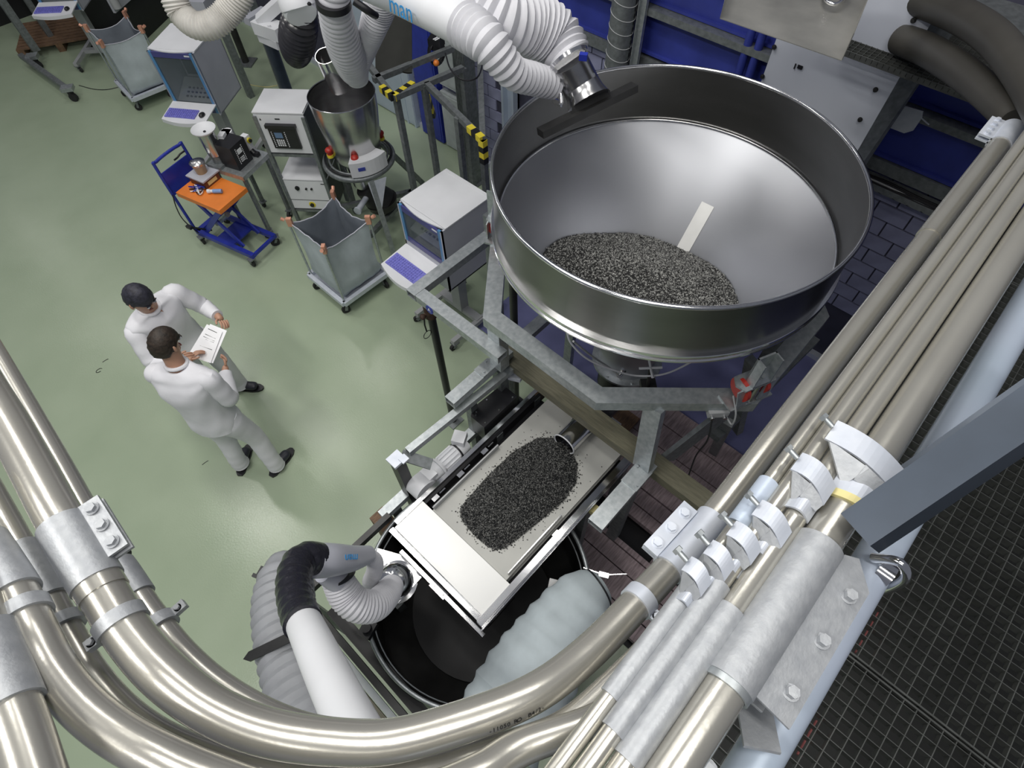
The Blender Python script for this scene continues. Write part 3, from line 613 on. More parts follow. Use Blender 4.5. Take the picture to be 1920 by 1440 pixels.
# ============================================================ fume extraction arms
def hosepart(name, lst, m, par, pitch=.028, amp=.06, n=26):
    g = G(); ribbed(g, lst, pitch, amp, n); return obj(name, g, m, par)
def smooth(name, lst, m, par, n=28, rough=None):
    P, R = pxpath(lst); 
    if rough: P, R = resample(P, R, .018); R = [r*(1+rough*math.sin(i*2.1)*random.uniform(.4, 1)) for i, r in enumerate(R)]
    return obj(name, G().tube(P, R, n), m, par)
c0 = at(900, 60, 3.1)
t = thing('extraction_arm', 'white fume extraction arm with blue lettering reaching over the big hopper', 'extraction arm', c0, world=True)
arm = smooth('arm_tube', [(640, -62, 3.38, 78), (700, -36, 3.3, 76), (760, -8, 3.22, 74), (830, 26, 3.24, 76), (885, 55, 3.27, 80)], M_WHITE, t)
hosepart('hose', [(872, 47, 3.27, 82), (912, 78, 3.25, 76), (940, 112, 3.18, 64), (965, 138, 3.10, 57), (1000, 148, 3.02, 55), (1036, 158, 2.94, 50)], M_HOSE, t, .034, .075)
hosepart('hose', [(850, -50, 3.36, 86), (897, 0, 3.31, 92), (943, 34, 3.25, 102), (995, 47, 3.18, 106), (1040, 72, 3.10, 98), (1068, 112, 3.03, 82)], M_HOSE, t, .034, .07)
g = G(); P, R = pxpath([(1065, 111, 3.06, 80), (1068, 117, 3.05, 78)], 2); g.tube(P, R, 28); obj('clamp_band', g, M_CHROME, t); g = G(); g.box(at(1094, 106, 3.14), (.03, .04, .03), .5); obj('blue_buckle', g, M_BLUE2, t)
smooth('hood_collar', [(1066, 114, 3.05, 70), (1088, 158, 2.93, 70), (1096, 174, 2.90, 72), (1103, 190, 2.87, 84)], M_STEEL, t)
g = G(); a, b = at(1013, 250, 2.83), at(1190, 163, 2.88); g.beam(a, b, .06, .04, (0.2, 0.1, 1)); g.prism([a.lerp(b, .32)+V((0, 0, .02)), a.lerp(b, .72)+V((0, 0, .02)), a.lerp(b, .66)+V((0, .04, .07)), a.lerp(b, .38)+V((0, .04, .07))], (.03, .02, .01)); obj('slot_nozzle', g, M_BARREL, t)
g = G(); q = at(1052, 195, 2.9); g.beam(q, q+V((.06, .1, -.05)), .01, .03); g.cyl(q, q+V((.03, .03, .03)), .012, 10); q = at(1105, 140, 2.98); g.cyl(q, q+V((-.02, -.04, .02)), .012, 10); obj('hood_bracket', g, M_CHROME, t)
# lettering on the tube: letters follow the tube
pa, pb = at(745, -15, 3.22), at(850, 36, 3.245)
dirx = (pb-pa).normalized(); view = (V((0, 0, HC))-(pa+pb)/2).normalized(); ydir = view.cross(dirx).normalized()
rr = ra(at(790, 10, 3.18), 76)
pos = at(785, 8, 3.228); nrm_ = (view-dirx*view.dot(dirx)).normalized(); ydir = nrm_.cross(dirx); nrm_ = (nrm_*math.cos(.5)-ydir*math.sin(.5)).normalized(); ydir = nrm_.cross(dirx); ctr = pos+nrm_*(rr+.006)
text('man', ctr+ydir*(-.0), .125, M_BRAND, t, 'lettering', frame3(dirx, ydir), .001)

t = thing('feeder_extraction_hose', 'white corrugated extraction hose hanging into the steel feeder cone', 'extraction hose', at(640, 60, 2.6), world=True)
hosepart('hose', [(626, -30, 3.05, 60), (628, 15, 2.9, 62), (638, 60, 2.7, 66), (651, 98, 2.5, 66), (662, 128, 2.3, 56), (668, 142, 2.2, 42)], M_HOSE, t, .040, .035)
smooth('clamp_band', [(624, -2, 2.97, 66), (626, 10, 2.93, 66)], M_BLACK, t)
hosepart('hose', [(715, -30, 3.0, 60), (712, 10, 2.85, 58), (700, 50, 2.7, 48), (688, 85, 2.5, 40), (676, 120, 2.35, 34)], M_HOSE, t, .022, .06)
smooth('strap', [(664, 2, 3.0, 14), (690, 20, 2.95, 14), (706, 30, 2.9, 12)], M_BLACK, t)
g = G(); P, R = pxpath([(668, 140, 2.2, 46), (671, 150, 2.15, 40)], 3); g.tube(P, R, 24); obj('nozzle', g, M_WHITE, t)
t = thing('small_arm_joint', 'white housing over glossy black bellows left of the feeder hose', 'extraction arm', at(560, 50, 2.6), world=True)
smooth('housing', [(548, -40, 2.95, 62), (556, 0, 2.85, 68), (562, 18, 2.8, 66), (566, 28, 2.78, 56)], M_WHITE, t)
hosepart('bellows', [(566, 20, 2.75, 50), (562, 45, 2.65, 62), (557, 75, 2.5, 62), (556, 98, 2.35, 50), (557, 112, 2.25, 30)], M_RIBB, t, .042, .09)
g = G(); g.bolt(at(580, 8, 2.96), (0, -.3, 1), .01, .01); obj('screw', g, M_BLACK, t)
t = thing('arm_bracket', 'white cast arm bracket beside the black bellows', 'bracket', at(500, 50, 1.8), world=True)
g = G(); g.beam(at(528, 2, 2.0), at(486, 40, 1.85), .13, .09); obj('link', g, M_WHITE, t)
g = G(); g.beam(at(484, 46, 1.8), at(530, 62, 1.8), .16, .12); g.beam(at(492, 66, 1.7), at(528, 82, 1.7), .12, .08); g.bolt(at(505, 50, 1.86), (0, 0, 1), .016, .015); obj('knuckle', g, M_WHITE, t)
tp = at(505, 78, 1.62)
t = thing('arm_column', 'dark round column on a square foot carrying the white arm bracket', 'column', (tp.x, tp.y, 0), world=True)
obj('column', G().cyl((tp.x, tp.y, 0.0), (tp.x, tp.y, 1.66), .062, 20), M_SLATE, t); obj('foot_plate', G().box((tp.x, tp.y, .01), (.24, .24, .02), .4), M_SLATE, t)
q = at(462, 118, 0); t = thing('dark_column', 'dark slim column on a square foot plate behind the computer cabinet', 'column', (q.x, q.y, 0)); obj('column', G().cyl((0, 0, 0), (0, 0, 2.3), .05, 18), M_BARREL, t); obj('foot_plate', G().box((0, 0, .01), (.26, .26, .02), .6), M_GALVD, t)
t = thing('beige_extraction_hose', 'beige corrugated hose sagging in a U over the computer cabinet', 'extraction hose', at(385, 40, 2.2), world=True)
hosepart('hose', [(322, -30, 2.45, 50), (328, 0, 2.35, 48), (342, 28, 2.25, 46), (368, 48, 2.2, 46), (398, 46, 2.2, 48), (424, 26, 2.25, 48), (446, -4, 2.35, 50), (456, -34, 2.45, 52)], M_HOSEB, t, .024, .06)

# lower left arm
t = thing('mobile_extraction_arm', 'grey extraction arm with black bellows elbow beside the receiving bin', 'extraction arm', at(600, 1200, 2.3), world=True)
smooth('lower_tube', [(566, 1160, 2.22, 64), (582, 1195, 2.32, 70), (610, 1255, 2.45, 80), (646, 1330, 2.58, 90), (705, 1450, 2.75, 110)], M_WHITE, t)
smooth('bellows_elbow', [(600, 1050, 1.96, 58), (584, 1046, 2.0, 62), (562, 1054, 2.05, 62), (552, 1080, 2.10, 64), (552, 1110, 2.15, 66), (558, 1140, 2.2, 68), (568, 1168, 2.26, 70)], M_BELLOW, t, 32, .05)
up_ = smooth('upper_tube', [(588, 1051, 1.98, 66), (620, 1050, 1.90, 62), (660, 1047, 1.75, 48), (690, 1040, 1.62, 34)], M_WHITEG, t)
hosepart('hose', [(686, 1040, 1.62, 28), (702, 1052, 1.5, 30), (702, 1072, 1.4, 30), (694, 1090, 1.3, 28), (700, 1100, 1.2, 30)], M_HOSE, t, .016, .05)
hosepart('hose', [(632, 1085, 1.62, 56), (648, 1115, 1.55, 62), (670, 1134, 1.5, 62), (700, 1136, 1.42, 58), (722, 1118, 1.3, 52), (734, 1100, 1.15, 44)], M_HOSE, t, .018, .045)
smooth('branch_tube', [(606, 1072, 1.75, 40), (632, 1085, 1.65, 50)], M_WHITEG, t)
smooth('branch_strap', [(640, 1078, 1.66, 52), (642, 1082, 1.65, 52)], M_BLACK, t)
pa, pb = at(590, 1050, 1.97), at(660, 1047, 1.75); dx = (pa-pb).normalized(); view = (V((0, 0, HC))-(pa+pb)/2).normalized(); pp = at(633, 1047, 1.85); rr = ra(pp, 56)
view = (view-dx*view.dot(dx)).normalized(); text('man', pp+view*(rr+.014), .055, M_BRAND, t, 'lettering', frame3(dx, view.cross(dx)), .001)
t = thing('stand_hose', 'thick grey ribbed hose standing left of the mobile extraction arm', 'extraction hose', at(535, 1200, 1.5), world=True)
hosepart('hose', [(556, 1062, 1.45, 66), (538, 1078, 1.5, 92), (532, 1120, 1.55, 108), (534, 1170, 1.6, 112), (545, 1230, 1.65, 116), (565, 1300, 1.7, 124), (600, 1400, 1.75, 140)], M_HOSEG, t, .058, .05)
g = G(); c = at(492, 1072, 1.5); g.box(c, (.05, .035, .03), .4); g.box(c+V((-.035, .0, -.0)), (.02, .05, .02), .4); obj('buckle', g, M_BLACK, t)
g = G(); g.box(c+V((-.035, -.05, -.03)), (.02, .04, .02), .4); obj('yellow_tab', g, M_SAND, t)
g = G(); a, b = at(458, 1237, 1.75), at(552, 1192, 1.85); n_ = (b-a).cross(V((0, 0, 1))).normalized()*.022; g.prism([a, a.lerp(b, .12)+n_, b+n_, b-n_, a.lerp(b, .12)-n_], (0, 0, .015)); tag(obj('strap_blade', g, M_BARREL), 'dark pointed strap sticking out left of the ribbed hose', 'strap')
# ============================================================ foreground pipe bundle
def pipe(name, lst, label, m=M_PIPE, parts=(), n=28, tail=None, group=None):
    """lst: (px,py,z,radius_m)"""
    P = []
    for q in lst:
        p = at(*q[:3]) if not isinstance(q[0], Vector) else q[0]; P.append((*p, q[3] if not isinstance(q[0], Vector) else q[1]))
    t = thing(name, label, 'pipe', P[len(P)//2][:3], world=True, group=group)
    sp = spline(P, 14); pts = [V(a[:3]) for a in sp]; rs = [float(a[3]) for a in sp]
    obj('tube', G().tube(pts, rs, n), m, t); return t, pts, rs
def W(x, y, z, r): return (V((x, y, z)), r)
def near(pts, px, py):
    best = min(range(len(pts)), key=lambda i: (lambda c: (960+FPX*c[0]/c[2]-px)**2+(720+FPX*c[1]/c[2]-py)**2)(RW.transposed() @ (pts[i]-V((0, 0, HC)))))
    return best
def sleeve(t, pts, rs, a, b, k=1.14, m=M_CAST, name='coupling'):
    i, j = near(pts, *a), near(pts, *b); i, j = min(i, j), max(i, j)+1
    g = G(); g.tube(pts[i:j+1], [r*k for r in rs[i:j+1]], 32); return obj(name, g, m, t)
def cut(p, q, n=2): return [p.lerp(q, i/n) for i in range(n+1)]
P1, pts1, rs1 = pipe('conveying_pipe', [(-90, 615, 3.86, .031), (-40, 705, 3.86, .031), (15, 795, 3.86, .031), (62, 880, 3.86, .031), (105, 960, 3.86, .031), (152, 1040, 3.85, .031), (196, 1115, 3.84, .031), (246, 1195, 3.83, .031), (312, 1268, 3.82, .031), (400, 1332, 3.80, .030), (500, 1372, 3.78, .030), (620, 1390, 3.76, .0295), (740, 1388, 3.74, .029), (880, 1349, 3.72, .029), (1000, 1300, 3.70, .0285), (1090, 1235, 3.67, .028), (1180, 1146, 3.64, .028)] + [W(x, -.003, 3.60, .0272) for x in (.52, .8, 1.2, 1.6, 2.0, 2.2)],
    'thick satin pipe with black lettering sweeping across the bottom bend')
sleeve(P1, pts1, rs1, (120, 985), (185, 1085)); sleeve(P1, pts1, rs1, (188, 1090), (196, 1108), 1.07, M_PIPE, 'liner_ring')
sleeve(P1, pts1, rs1, (1318, 975), (1245, 1062), 1.13, M_GALVL)
sleeve(P1, pts1, rs1, (1862, 270), (1905, 215), 1.22, M_GALVL)
sleeve(P1, pts1, rs1, (1728, 430), (1862, 270), 1.1, M_PIPE, 'outer_sleeve')
# writing on the bend
def bendtext(s, pts, rs, a, b, size, par, off=0.0):
    i, j = near(pts, *a), near(pts, *b); L = len(s)
    seg = pts[min(i, j):max(i, j)+1]; seg = seg if i < j else seg[::-1]; r = rs[i]
    for k, ch in enumerate(s):
        if ch == ' ': continue
        f = (k+.5)/L*(len(seg)-2); q = int(f); p = seg[q].lerp(seg[q+1], f-q); d = (seg[q+1]-seg[q]).normalized()
        v = (V((0, 0, HC))-p).normalized(); y = v.cross(d).normalized(); a_ = off; nrm = (v*math.cos(a_)-y*math.sin(a_)).normalized(); y2 = nrm.cross(d).normalized()
        text(ch, p+nrm*(r+.0008), size, M_BARREL, par, 'pipe_letter', frame3(d, y2), .0002)
bendtext('-11050 RO  B4/2-', pts1, rs1, (905, 1345), (1010, 1290), .011, P1, math.radians(52))
def flange(name, c0_, c1_, side, wd, m, par, pts, rs, nb_=3, br=.0085, drop=0.0, sgn=1):
    """bolted lug plate along a coupling: centre line c0->c1, offset sideways"""
    i, j = near(pts, *c0_), near(pts, *c1_); a, b = pts[i], pts[j]; d = (b-a).normalized(); s_ = V((0, 0, 1)).cross(d).normalized()*side; r = rs[i]*1.14
    o = s_*(r+wd/2-.004); z_ = V((0, 0, drop))
    g = G(); g.beam(a+o+z_, b+o+z_, wd, .006); g.beam(a+o+z_-V((0, 0, .014)), b+o+z_-V((0, 0, .014)), wd, .006); pl = obj(name, g, m, par)
    for k in range(nb_):
        q = a.lerp(b, (k+.5)/nb_)+o+z_+V((0, 0, .003)); g = G(); g.bolt(q, (0, 0, 1), br, .008); obj('bolt', g, m, pl)
    return pl
flange('bolt_lug', (120, 985), (180, 1075), 1 if True else -1, .030, M_CAST, P1, pts1, rs1, 3, .0078, .012)
flange('bolt_lug', (1248, 1058), (1318, 975), 1, .032, M_GALVL, P1, pts1, rs1, 3, .0085, .014)
flange('bolt_lug', (1862, 270), (1900, 222), 1, .04, M_GALVL, P1, pts1, rs1, 4, .007, .014)
P0, pts0, rs0 = pipe('conveying_pipe', [(-70, 560, 3.62, .022), (-10, 660, 3.62, .022), (92, 835, 3.62, .022), (190, 1010, 3.62, .022), (235, 1075, 3.62, .022), (285, 1150, 3.62, .022), (345, 1225, 3.62, .022), (420, 1290, 3.61, .022), (520, 1345, 3.60, .022), (620, 1372, 3.58, .022), (760, 1372, 3.56, .022), (900, 1340, 3.54, .022), (1060, 1262, 3.50, .022)], 'thinner satin pipe at the left, nearest the green floor')
sleeve(P0, pts0, rs0, (225, 1060), (262, 1112), 1.18, M_CAST); g = G(); c = at(205, 1030, 3.64); sleeve(P0, pts0, rs0, (206, 1032), (214, 1044), 1.3, M_BLACK, 'rubber_ring')
# brace ring clamps
def ringclamp(t, pts, rs, a, wpx=18, k=1.22, m=M_CAST, ear=1, earlen=.018):
    i = near(pts, *a); p = pts[i]; d = (pts[i+1]-pts[i-1]).normalized(); L = ra(p, wpx)
    g = G(); r = rs[i]; ring_mesh(g, p, d, 2*L, r*.99, r*k)
    s_ = V((0, 0, 1)).cross(d).normalized()*ear; q = p+s_*(r*k+earlen/2-.004); g.beam(q-s_*earlen/2, q+s_*earlen/2, 2*L*.8, .012); g.bolt(q+V((0, 0, .004)), (0, 0, 1), .005, .008)
    return obj('ring_clamp', g, m, t)
ringclamp(P1, pts1, rs1, (232, 1165), 26, 1.12, M_CAST, -1); ringclamp(P0, pts0, rs0, (300, 1172), 22, 1.3, M_CAST, 1, .025)
ringclamp(P1, pts1, rs1, (1200, 1118), 26, 1.12, M_GALVL, -1)
P2, pts2, rs2 = pipe('conveying_pipe', [(-60, 850, 3.80, .021), (-18, 925, 3.80, .021), (40, 1030, 3.80, .021), (88, 1110, 3.80, .021), (125, 1182, 3.80, .021), (168, 1258, 3.79, .021), (228, 1328, 3.78, .021), (300, 1380, 3.77, .021), (390, 1418, 3.75, .021), (500, 1448, 3.73, .021), (640, 1462, 3.71, .021), (780, 1448, 3.69, .021), (900, 1412, 3.67, .021), ] + [W(.06, -.010, 3.69, .020), W(.16, -.033, 3.685, .019), W(.28, -.047, 3.68, .018), W(.42, -.055, 3.67, .0168)] + [W(x, -.0585, 3.66, .0165) for x in (.6, .8, 1.2, 1.6, 2.2, 3.2, 4.2)], 'medium satin pipe curving beneath the lettered bend, left of the thick one')
sleeve(P2, pts2, rs2, (40, 1030), (92, 1120), 1.25, M_CAST)
ringclamp(P2, pts2, rs2, (128, 1165), 22, 1.3, M_CAST, -1)
P3, pts3, rs3 = pipe('conveying_pipe', [(-90, 900, 3.90, .0265), (-55, 980, 3.90, .0265), (-8, 1055, 3.90, .0265), (32, 1120, 3.90, .0265), (66, 1190, 3.90, .0265), (100, 1255, 3.89, .0265), (150, 1318, 3.88, .0265), (215, 1372, 3.87, .0265), (300, 1420, 3.86, .0265), (400, 1462, 3.84, .0265), (520, 1500, 3.82, .0265), (660, 1515, 3.80, .0265), (790, 1495, 3.78, .026), (900, 1450, 3.76, .0255), (980, 1400, 3.74, .024)] + [W(.12, -.050, 3.725, .0215), W(.25, -.072, 3.72, .019), W(.40, -.078, 3.715, .0168)] + [W(x, -.080, 3.71, .0165) for x in (.60, .8, 1.2, 1.6, 2.2, 3.2, 4.2)], 'satin pipe in the lower left corner sweeping out of the bottom edge')
sleeve(P3, pts3, rs3, (-30, 1020), (28, 1112), 1.16, M_CAST)
ringclamp(P3, pts3, rs3, (48, 1152), 28, 1.16, M_CAST, -1)
P4, pts4, rs4 = pipe('conveying_pipe', [(-60, 1080, 3.93, .029), (-30, 1180, 3.93, .029), (5, 1280, 3.93, .029), (42, 1380, 3.93, .029), (80, 1500, 3.93, .029)], 'short pipe end with a long cast coupling in the bottom left corner')
sleeve(P4, pts4, rs4, (-25, 1190), (22, 1325), 1.16, M_CAST)
# straight pipes along the walkway
def straight(y, z, r, x0, label, cps=()):
    t = thing('straight_pipe', label, 'pipe', (1.5, y, z), world=True, group=None)
    obj('tube', G().cyl((x0, y, z), (4.2, y, z), r, 28), M_PIPE, t)
    for (a, b, k, m) in cps: g = G(); g.lathe([(r*1.0, 0), (r*k, 0.0), (r*k, b-a), (r, b-a)], (a, y, z), 32, R=Matrix.Rotation(PI/2, 3, 'Y')); obj('coupling', g, m, t)
    return t
straight(-.038, 3.79, .0125, -.15, 'thin straight pipe with a long bluish coupling, next to the thick pipe', [(.132, .40, 1.25, M_CAST), (.46, .56, 1.4, M_PALEB)])
straight(-.0655, 3.80, .0145, -.15, 'thin straight pipe with a coupling, third in the bundle', [(.10, .36, 1.22, M_CAST)])
straight(-.0985, 3.80, .0172, -.15, 'straight pipe with a wide rough coupling, fourth in the bundle', [(.086, .34, 1.22, M_CAST)])
P5 = straight(-.147, 3.80, .0290, -.15, 'thickest straight pipe with a long bolted coupling in the right foreground', [(.253, .515, 1.24, M_CAST)])
g = G(); g.lathe([(.0295, 0), (.034, 0), (.034, .012), (.0295, .012)], (.243, -.147, 3.80), 32, R=Matrix.Rotation(PI/2, 3, 'Y')); obj('liner_ring', g, M_GALV, P5)
g = G(); g.prism([(.262, -.180, 3.805), (.520, -.180, 3.805), (.532, -.20, 3.80), (.50, -.236, 3.79), (.262, -.236, 3.79)], (0, 0, .006)); g.bb((.262, -.205, 3.765), (.515, -.18, 3.772)); lug = obj('bolt_lug', g, M_CAST, P5)
for x in (.471, .388, .300): g = G(); g.bolt((x, -.214, 3.80), (0, 0, 1), .0085, .016); obj('bolt', g, M_CAST, lug)
# cast yokes joining pairs of pipes
def yoke(cx, y0, y1, label, pad=None, L=.032, z=3.82):
    """curved cast band bridging two pipes, with a web and a saddle on the lower pipe"""
    t = thing('pipe_yoke', label, 'pipe clamp', (cx, (y0+y1)/2, z), world=True); w_ = y1-y0; n_ = 12
    def band(name, xa, xb, ya, yb, za, hgt, th, m, xs=0.0):
        vs = []; fs = []
        for i in range(n_+1):
            f = i/n_; y = ya+(yb-ya)*f; zz = za+hgt*math.sin(PI*f); ox = xs*f*f
            vs += [(xa+ox, y, zz), (xb+ox, y, zz), (xb+ox, y, zz-th), (xa+ox, y, zz-th)]
        for i in range(n_):
            for k in range(4): fs.append((4*i+k, 4*i+(k+1) % 4, 4*i+4+(k+1) % 4, 4*i+4+k))
        fs += [(0, 1, 2, 3), (4*n_+3, 4*n_+2, 4*n_+1, 4*n_)]
        return obj(name, G().add(vs, fs), m, t)
    band('arch', cx-L*.5, cx+L*.5, y0, y1, z, .011, .004, M_GALVL, -L*.5)
    obj('web', G().prism([V((cx-L*.45, y0+w_*.04, z)), V((cx-L*.75, y0+w_*.55, z+.012)), V((cx-L*1.5, y0+w_*.45, z-.02))], (0, 0, -.004)), M_CAST, t)
    band('saddle', cx-L*1.75, cx-L*1.05, y0+w_*.35, y1-w_*.02, z-.022, .018, .005, M_GALVL)
    obj('web', G().prism([V((cx-L*.7, y0+w_*.5, z+.012)), V((cx-L*.9, y1, z)), V((cx-L*1.3, y1-w_*.05, z-.01)), V((cx-L*1.2, y0+w_*.5, z-.006))], (0, 0, -.003)), M_CAST, t)
    if pad:
        band('yellow_gasket', cx-L*2.05, cx-L*1.75, y0+w_*.33, y1, z-.022, .020, .008, M_SAND)
        obj('gasket_tab', G().bb((cx-L*2.0, y1+.0, z-.022), (cx-L*1.2, y1-w_*.28, z-.010)), M_SAND, t)
    g = G(); g.cyl((cx+L*.05, y0+.001, z+.004), (cx+L*.15, y0+.018, z+.006), .0045, 10); g.cyl((cx+L*.15, y0+.017, z+.006), (cx+L*.18, y0+.024, z+.007), .008, 6); obj('screw', g, M_GALV, t)
    return t
yoke(.345, -.012, -.055, 'small cast pipe yoke nearest the camera, first of the lower row', L=.027)
yoke(.388, -.022, -.068, 'small cast pipe yoke, second of the lower row', L=.028)
yoke(.437, -.032, -.084, 'small cast pipe yoke, third of the lower row', L=.030)
yoke(.493, -.044, -.104, 'small cast pipe yoke at the far end of the lower row', L=.033)
yoke(.600, -.050, -.118, 'middle cast pipe yoke left of the yellow gasket', L=.040, z=3.83)
yoke(.685, -.064, -.200, 'large cast pipe yoke with a yellow gasket over the thickest pipe', pad=True, L=.046, z=3.838)
# walkway beam
t = thing('walkway_rail', 'pale blue-white round rail running beside the dark grating', 'rail', (1.0, -.24, 3.6), world=True)
obj('tube', G().cyl((-.4, -.25, 3.68), (4.1, -.25, 3.68), .033, 32), M_PALEB, t)
g = G(); g.tube([V(p) for p in spline([(.60, -.235, 3.72), (.60, -.262, 3.755), (.60, -.288, 3.72), (.595, -.285, 3.65), (.59, -.26, 3.64)], 6)], .008, 12); g.cyl((.60, -.25, 3.70), (.60, -.275, 3.70), .022, 20); obj('u_bolt', g, M_CHROME, t)
g = G(); g.beam((.23, -.235, 3.74), (.30, -.19, 3.70), .05, .006); g.bolt((.16, -.20, 3.69), (0, 0, 1), .016, .02); obj('bracket', g, M_CAST, t)
t = thing('slate_strut', 'slate blue square tube rising to the right edge over the grating', 'strut', at(1600, 1010, 3.82), world=True)
a, b = at(1612, 1000, 3.84), at(2050, 700, 4.05); obj('tube', G().beam(a, b, .058, .058, (0, .25, 1)), M_SLATE, t)
a2, b2 = at(1668, 910, 3.72), at(2050, 640, 3.9); tag(obj('narrow_strut', G().beam(a2, b2, .03, .04), M_SLATE), 'dark narrow strut just behind the slate blue tube', 'strut')

# ============================================================ gratings
def grating(label, x0, x1, y0, y1, z, pitch=.033, h=.03, loc=None):
    t = thing('floor_grating', label, 'grating', ((x0+x1)/2, (y0+y1)/2, z), world=True)
    g = G()
    for q in ((x0, y0, x1, y0+.005), (x0, y1-.005, x1, y1), (x0, y0, x0+.005, y1), (x1-.005, y0, x1, y1)): g.bb((q[0], q[1], z-h), (q[2], q[3], z))
    obj('frame', g, M_GRATE, t); g = G()
    nx_ = int((x1-x0)/pitch); ny_ = int((y1-y0)/pitch)
    for i in range(1, nx_+1): g.bb((x0+i*pitch-.001, y0, z-h), (x0+i*pitch+.001, y1, z-.001))
    for j in range(1, ny_+1): g.bb((x0, y0+j*pitch-.0012, z-h*.7), (x1, y0+j*pitch+.0012, z-.002))
    obj('bars', g, M_GRATE, t, kind='stuff')
grating('dark grating panel in the bottom right corner, nearer than the seam', -.35, .754, -1.45, -.33, 3.0)
grating('dark grating panel beyond the seam, right of the pale beam', .760, 2.4, -1.45, -.33, 3.0)
grating('far grating panel seen right of the slate strut', 2.406, 4.05, -1.45, -.33, 3.0)
grating('dark grating above the blue panel, behind the curved pipes', 3.45, 4.08, -.30, .95, 3.05, .03)
t = thing('void_sheet', 'black sheet standing in for the dark void below the grating', 'dark sheet', (1.5, -1, 2.2)); obj('sheet', G().box((0.4, -.1, 0), (4.6, 1.6, .01)), mat('black_void_sheet', (.012, .013, .012), .6), t)  # black sheet stands in for the darkness under the walkway
tag(obj('pink_hose', G().cyl((.47, -.50, 2.955), (.57, -.50, 2.955), .007, 10), M_PINK), 'nearer short pink hose showing through the edge of the grating', 'hose')
tag(obj('pink_hose', G().cyl((.79, -.50, 2.955), (.93, -.50, 2.955), .006, 10), M_PINK), 'farther pink hose showing through the grating beyond the seam', 'hose')
# second big curved pipe, top right
def rp(x, y, z, wpx): return (x, y, z, ra(at(x, y, z), wpx))
Pa_, ptsa, rsa = pipe('curved_hose', [rp(1900, 228, 3.60, 44), rp(1884, 210, 3.58, 50), rp(1852, 176, 3.50, 54), rp(1812, 141, 3.40, 55), rp(1770, 112, 3.27, 54), rp(1735, 92, 3.17, 53), rp(1690, 74, 3.12, 50)], 'thick dark curved hose leading from the bolted clamp back behind the duct', m=M_HOSED)
Pb, ptsb, rsb = pipe('curved_hose', [rp(1990, 290, 3.72, 58), rp(1950, 200, 3.70, 60), rp(1911, 130, 3.64, 60), rp(1868, 75, 3.55, 60), rp(1820, 40, 3.43, 58), rp(1765, 14, 3.32, 56), rp(1700, -8, 3.25, 54)], 'thick dark curved hose in the top right corner, the outer of two', m=M_HOSED)

# ============================================================ steel duct with bolted flange, hanging tray
t = thing('bolted_duct', 'grey-blue sheet steel duct with bolted edges behind the hopper', 'duct', (3.7, .9, 1.2), world=True)
obj('front_sheet', G().prism([V((3.58, 1.30, 1.2)), V((3.58, .62, 1.2)), V((3.58, .575, 3.3)), V((3.58, 1.285, 3.3))], (.004, 0, 0)), M_DUCT, t)
obj('flange', G().prism([V((3.58, .64, 1.2)), V((3.70, .60, 1.2)), V((3.70, .47, 3.3)), V((3.58, .60, 3.3))], (.002, .01, 0)), M_GALVD, t)
obj('back_sheet', G().bb((3.70, .62, 1.2), (4.05, 1.28, 3.3)), M_GALVD, t)
for px, py in ((1452, 88), (1430, 143), (1713, 38), (1676, 108), (1642, 168), (1613, 224)):
    p = atx(px, py, 3.575); g = G(); g.bolt(p, (-1, 0, 0), .010, .014); obj('bolt', g, M_BARREL, t)
for px, py in ((1745, 50), (1710, 110), (1680, 165), (1650, 216), (1624, 262)):
    p = atx(px, py, 3.64); g = G(); g.bolt(p, (-.5, -1, 0), .010, .014); obj('bolt', g, M_BARREL, t)
p = atx(1500, 126, 3.575); g = G(); g.box(p, (.004, .03, .02)); g.box(p+V((0, .03, -.005)), (.004, .006, .03)); obj('stain_slot', g, M_BLACK, t)
t = thing('hanging_tray', 'open stainless tray with a handle hanging at the top edge in front of the duct', 'tray', at(1500, 40, 3.45), world=True)
zt = 3.45; a, b, c, d = at(1350, 34, zt), at(1578, 113, zt), at(1690, -20, zt+.10), at(1330, -40, zt+.10)
g = G(); g.prism([at(1350, 34, zt), at(1578, 113, zt), at(1640, -40, zt), at(1380, -80, zt)], (0, 0, -.003)); obj('bottom', g, M_TRAY, t)
g = G(); g.prism([b, b+V((0, 0, .10)), at(1640, -40, zt)+V((0, 0, .10)), at(1640, -40, zt)], (.002, -.002, 0)); obj('side_wall', g, M_TRAY, t)
g = G(); g.prism([a, a+V((0, 0, .05)), at(1380, -80, zt)+V((0, 0, .05)), at(1380, -80, zt)], (.002, .002, 0)); obj('side_wall', g, M_TRAY, t)
g = G(); g.tube([V(p) for p in spline([tuple(at(1545, -12, zt+.01)), tuple(at(1550, 2, zt+.03)), tuple(at(1568, 8, zt+.03)), tuple(at(1584, -4, zt+.03)), tuple(at(1586, -14, zt+.01))], 6)], .008, 10); obj('handle', g, M_CHROME, t)
g = G(); poly_ = [(1668, 200), (1688, 205), (1688, 198), (1730, 210), (1728, 222), (1712, 245), (1695, 250), (1648, 232)]
g.prism([atx(x, y, 4.18) for x, y in poly_], (.012, 0, 0)); g.beam(atx(1726, 220, 4.18), atx(1742, 234, 4.18), .006, .006); tag(obj('broken_plate', g, M_GALVL), 'torn grey bracket plate between the duct flange and the dark blue panel', 'plate')
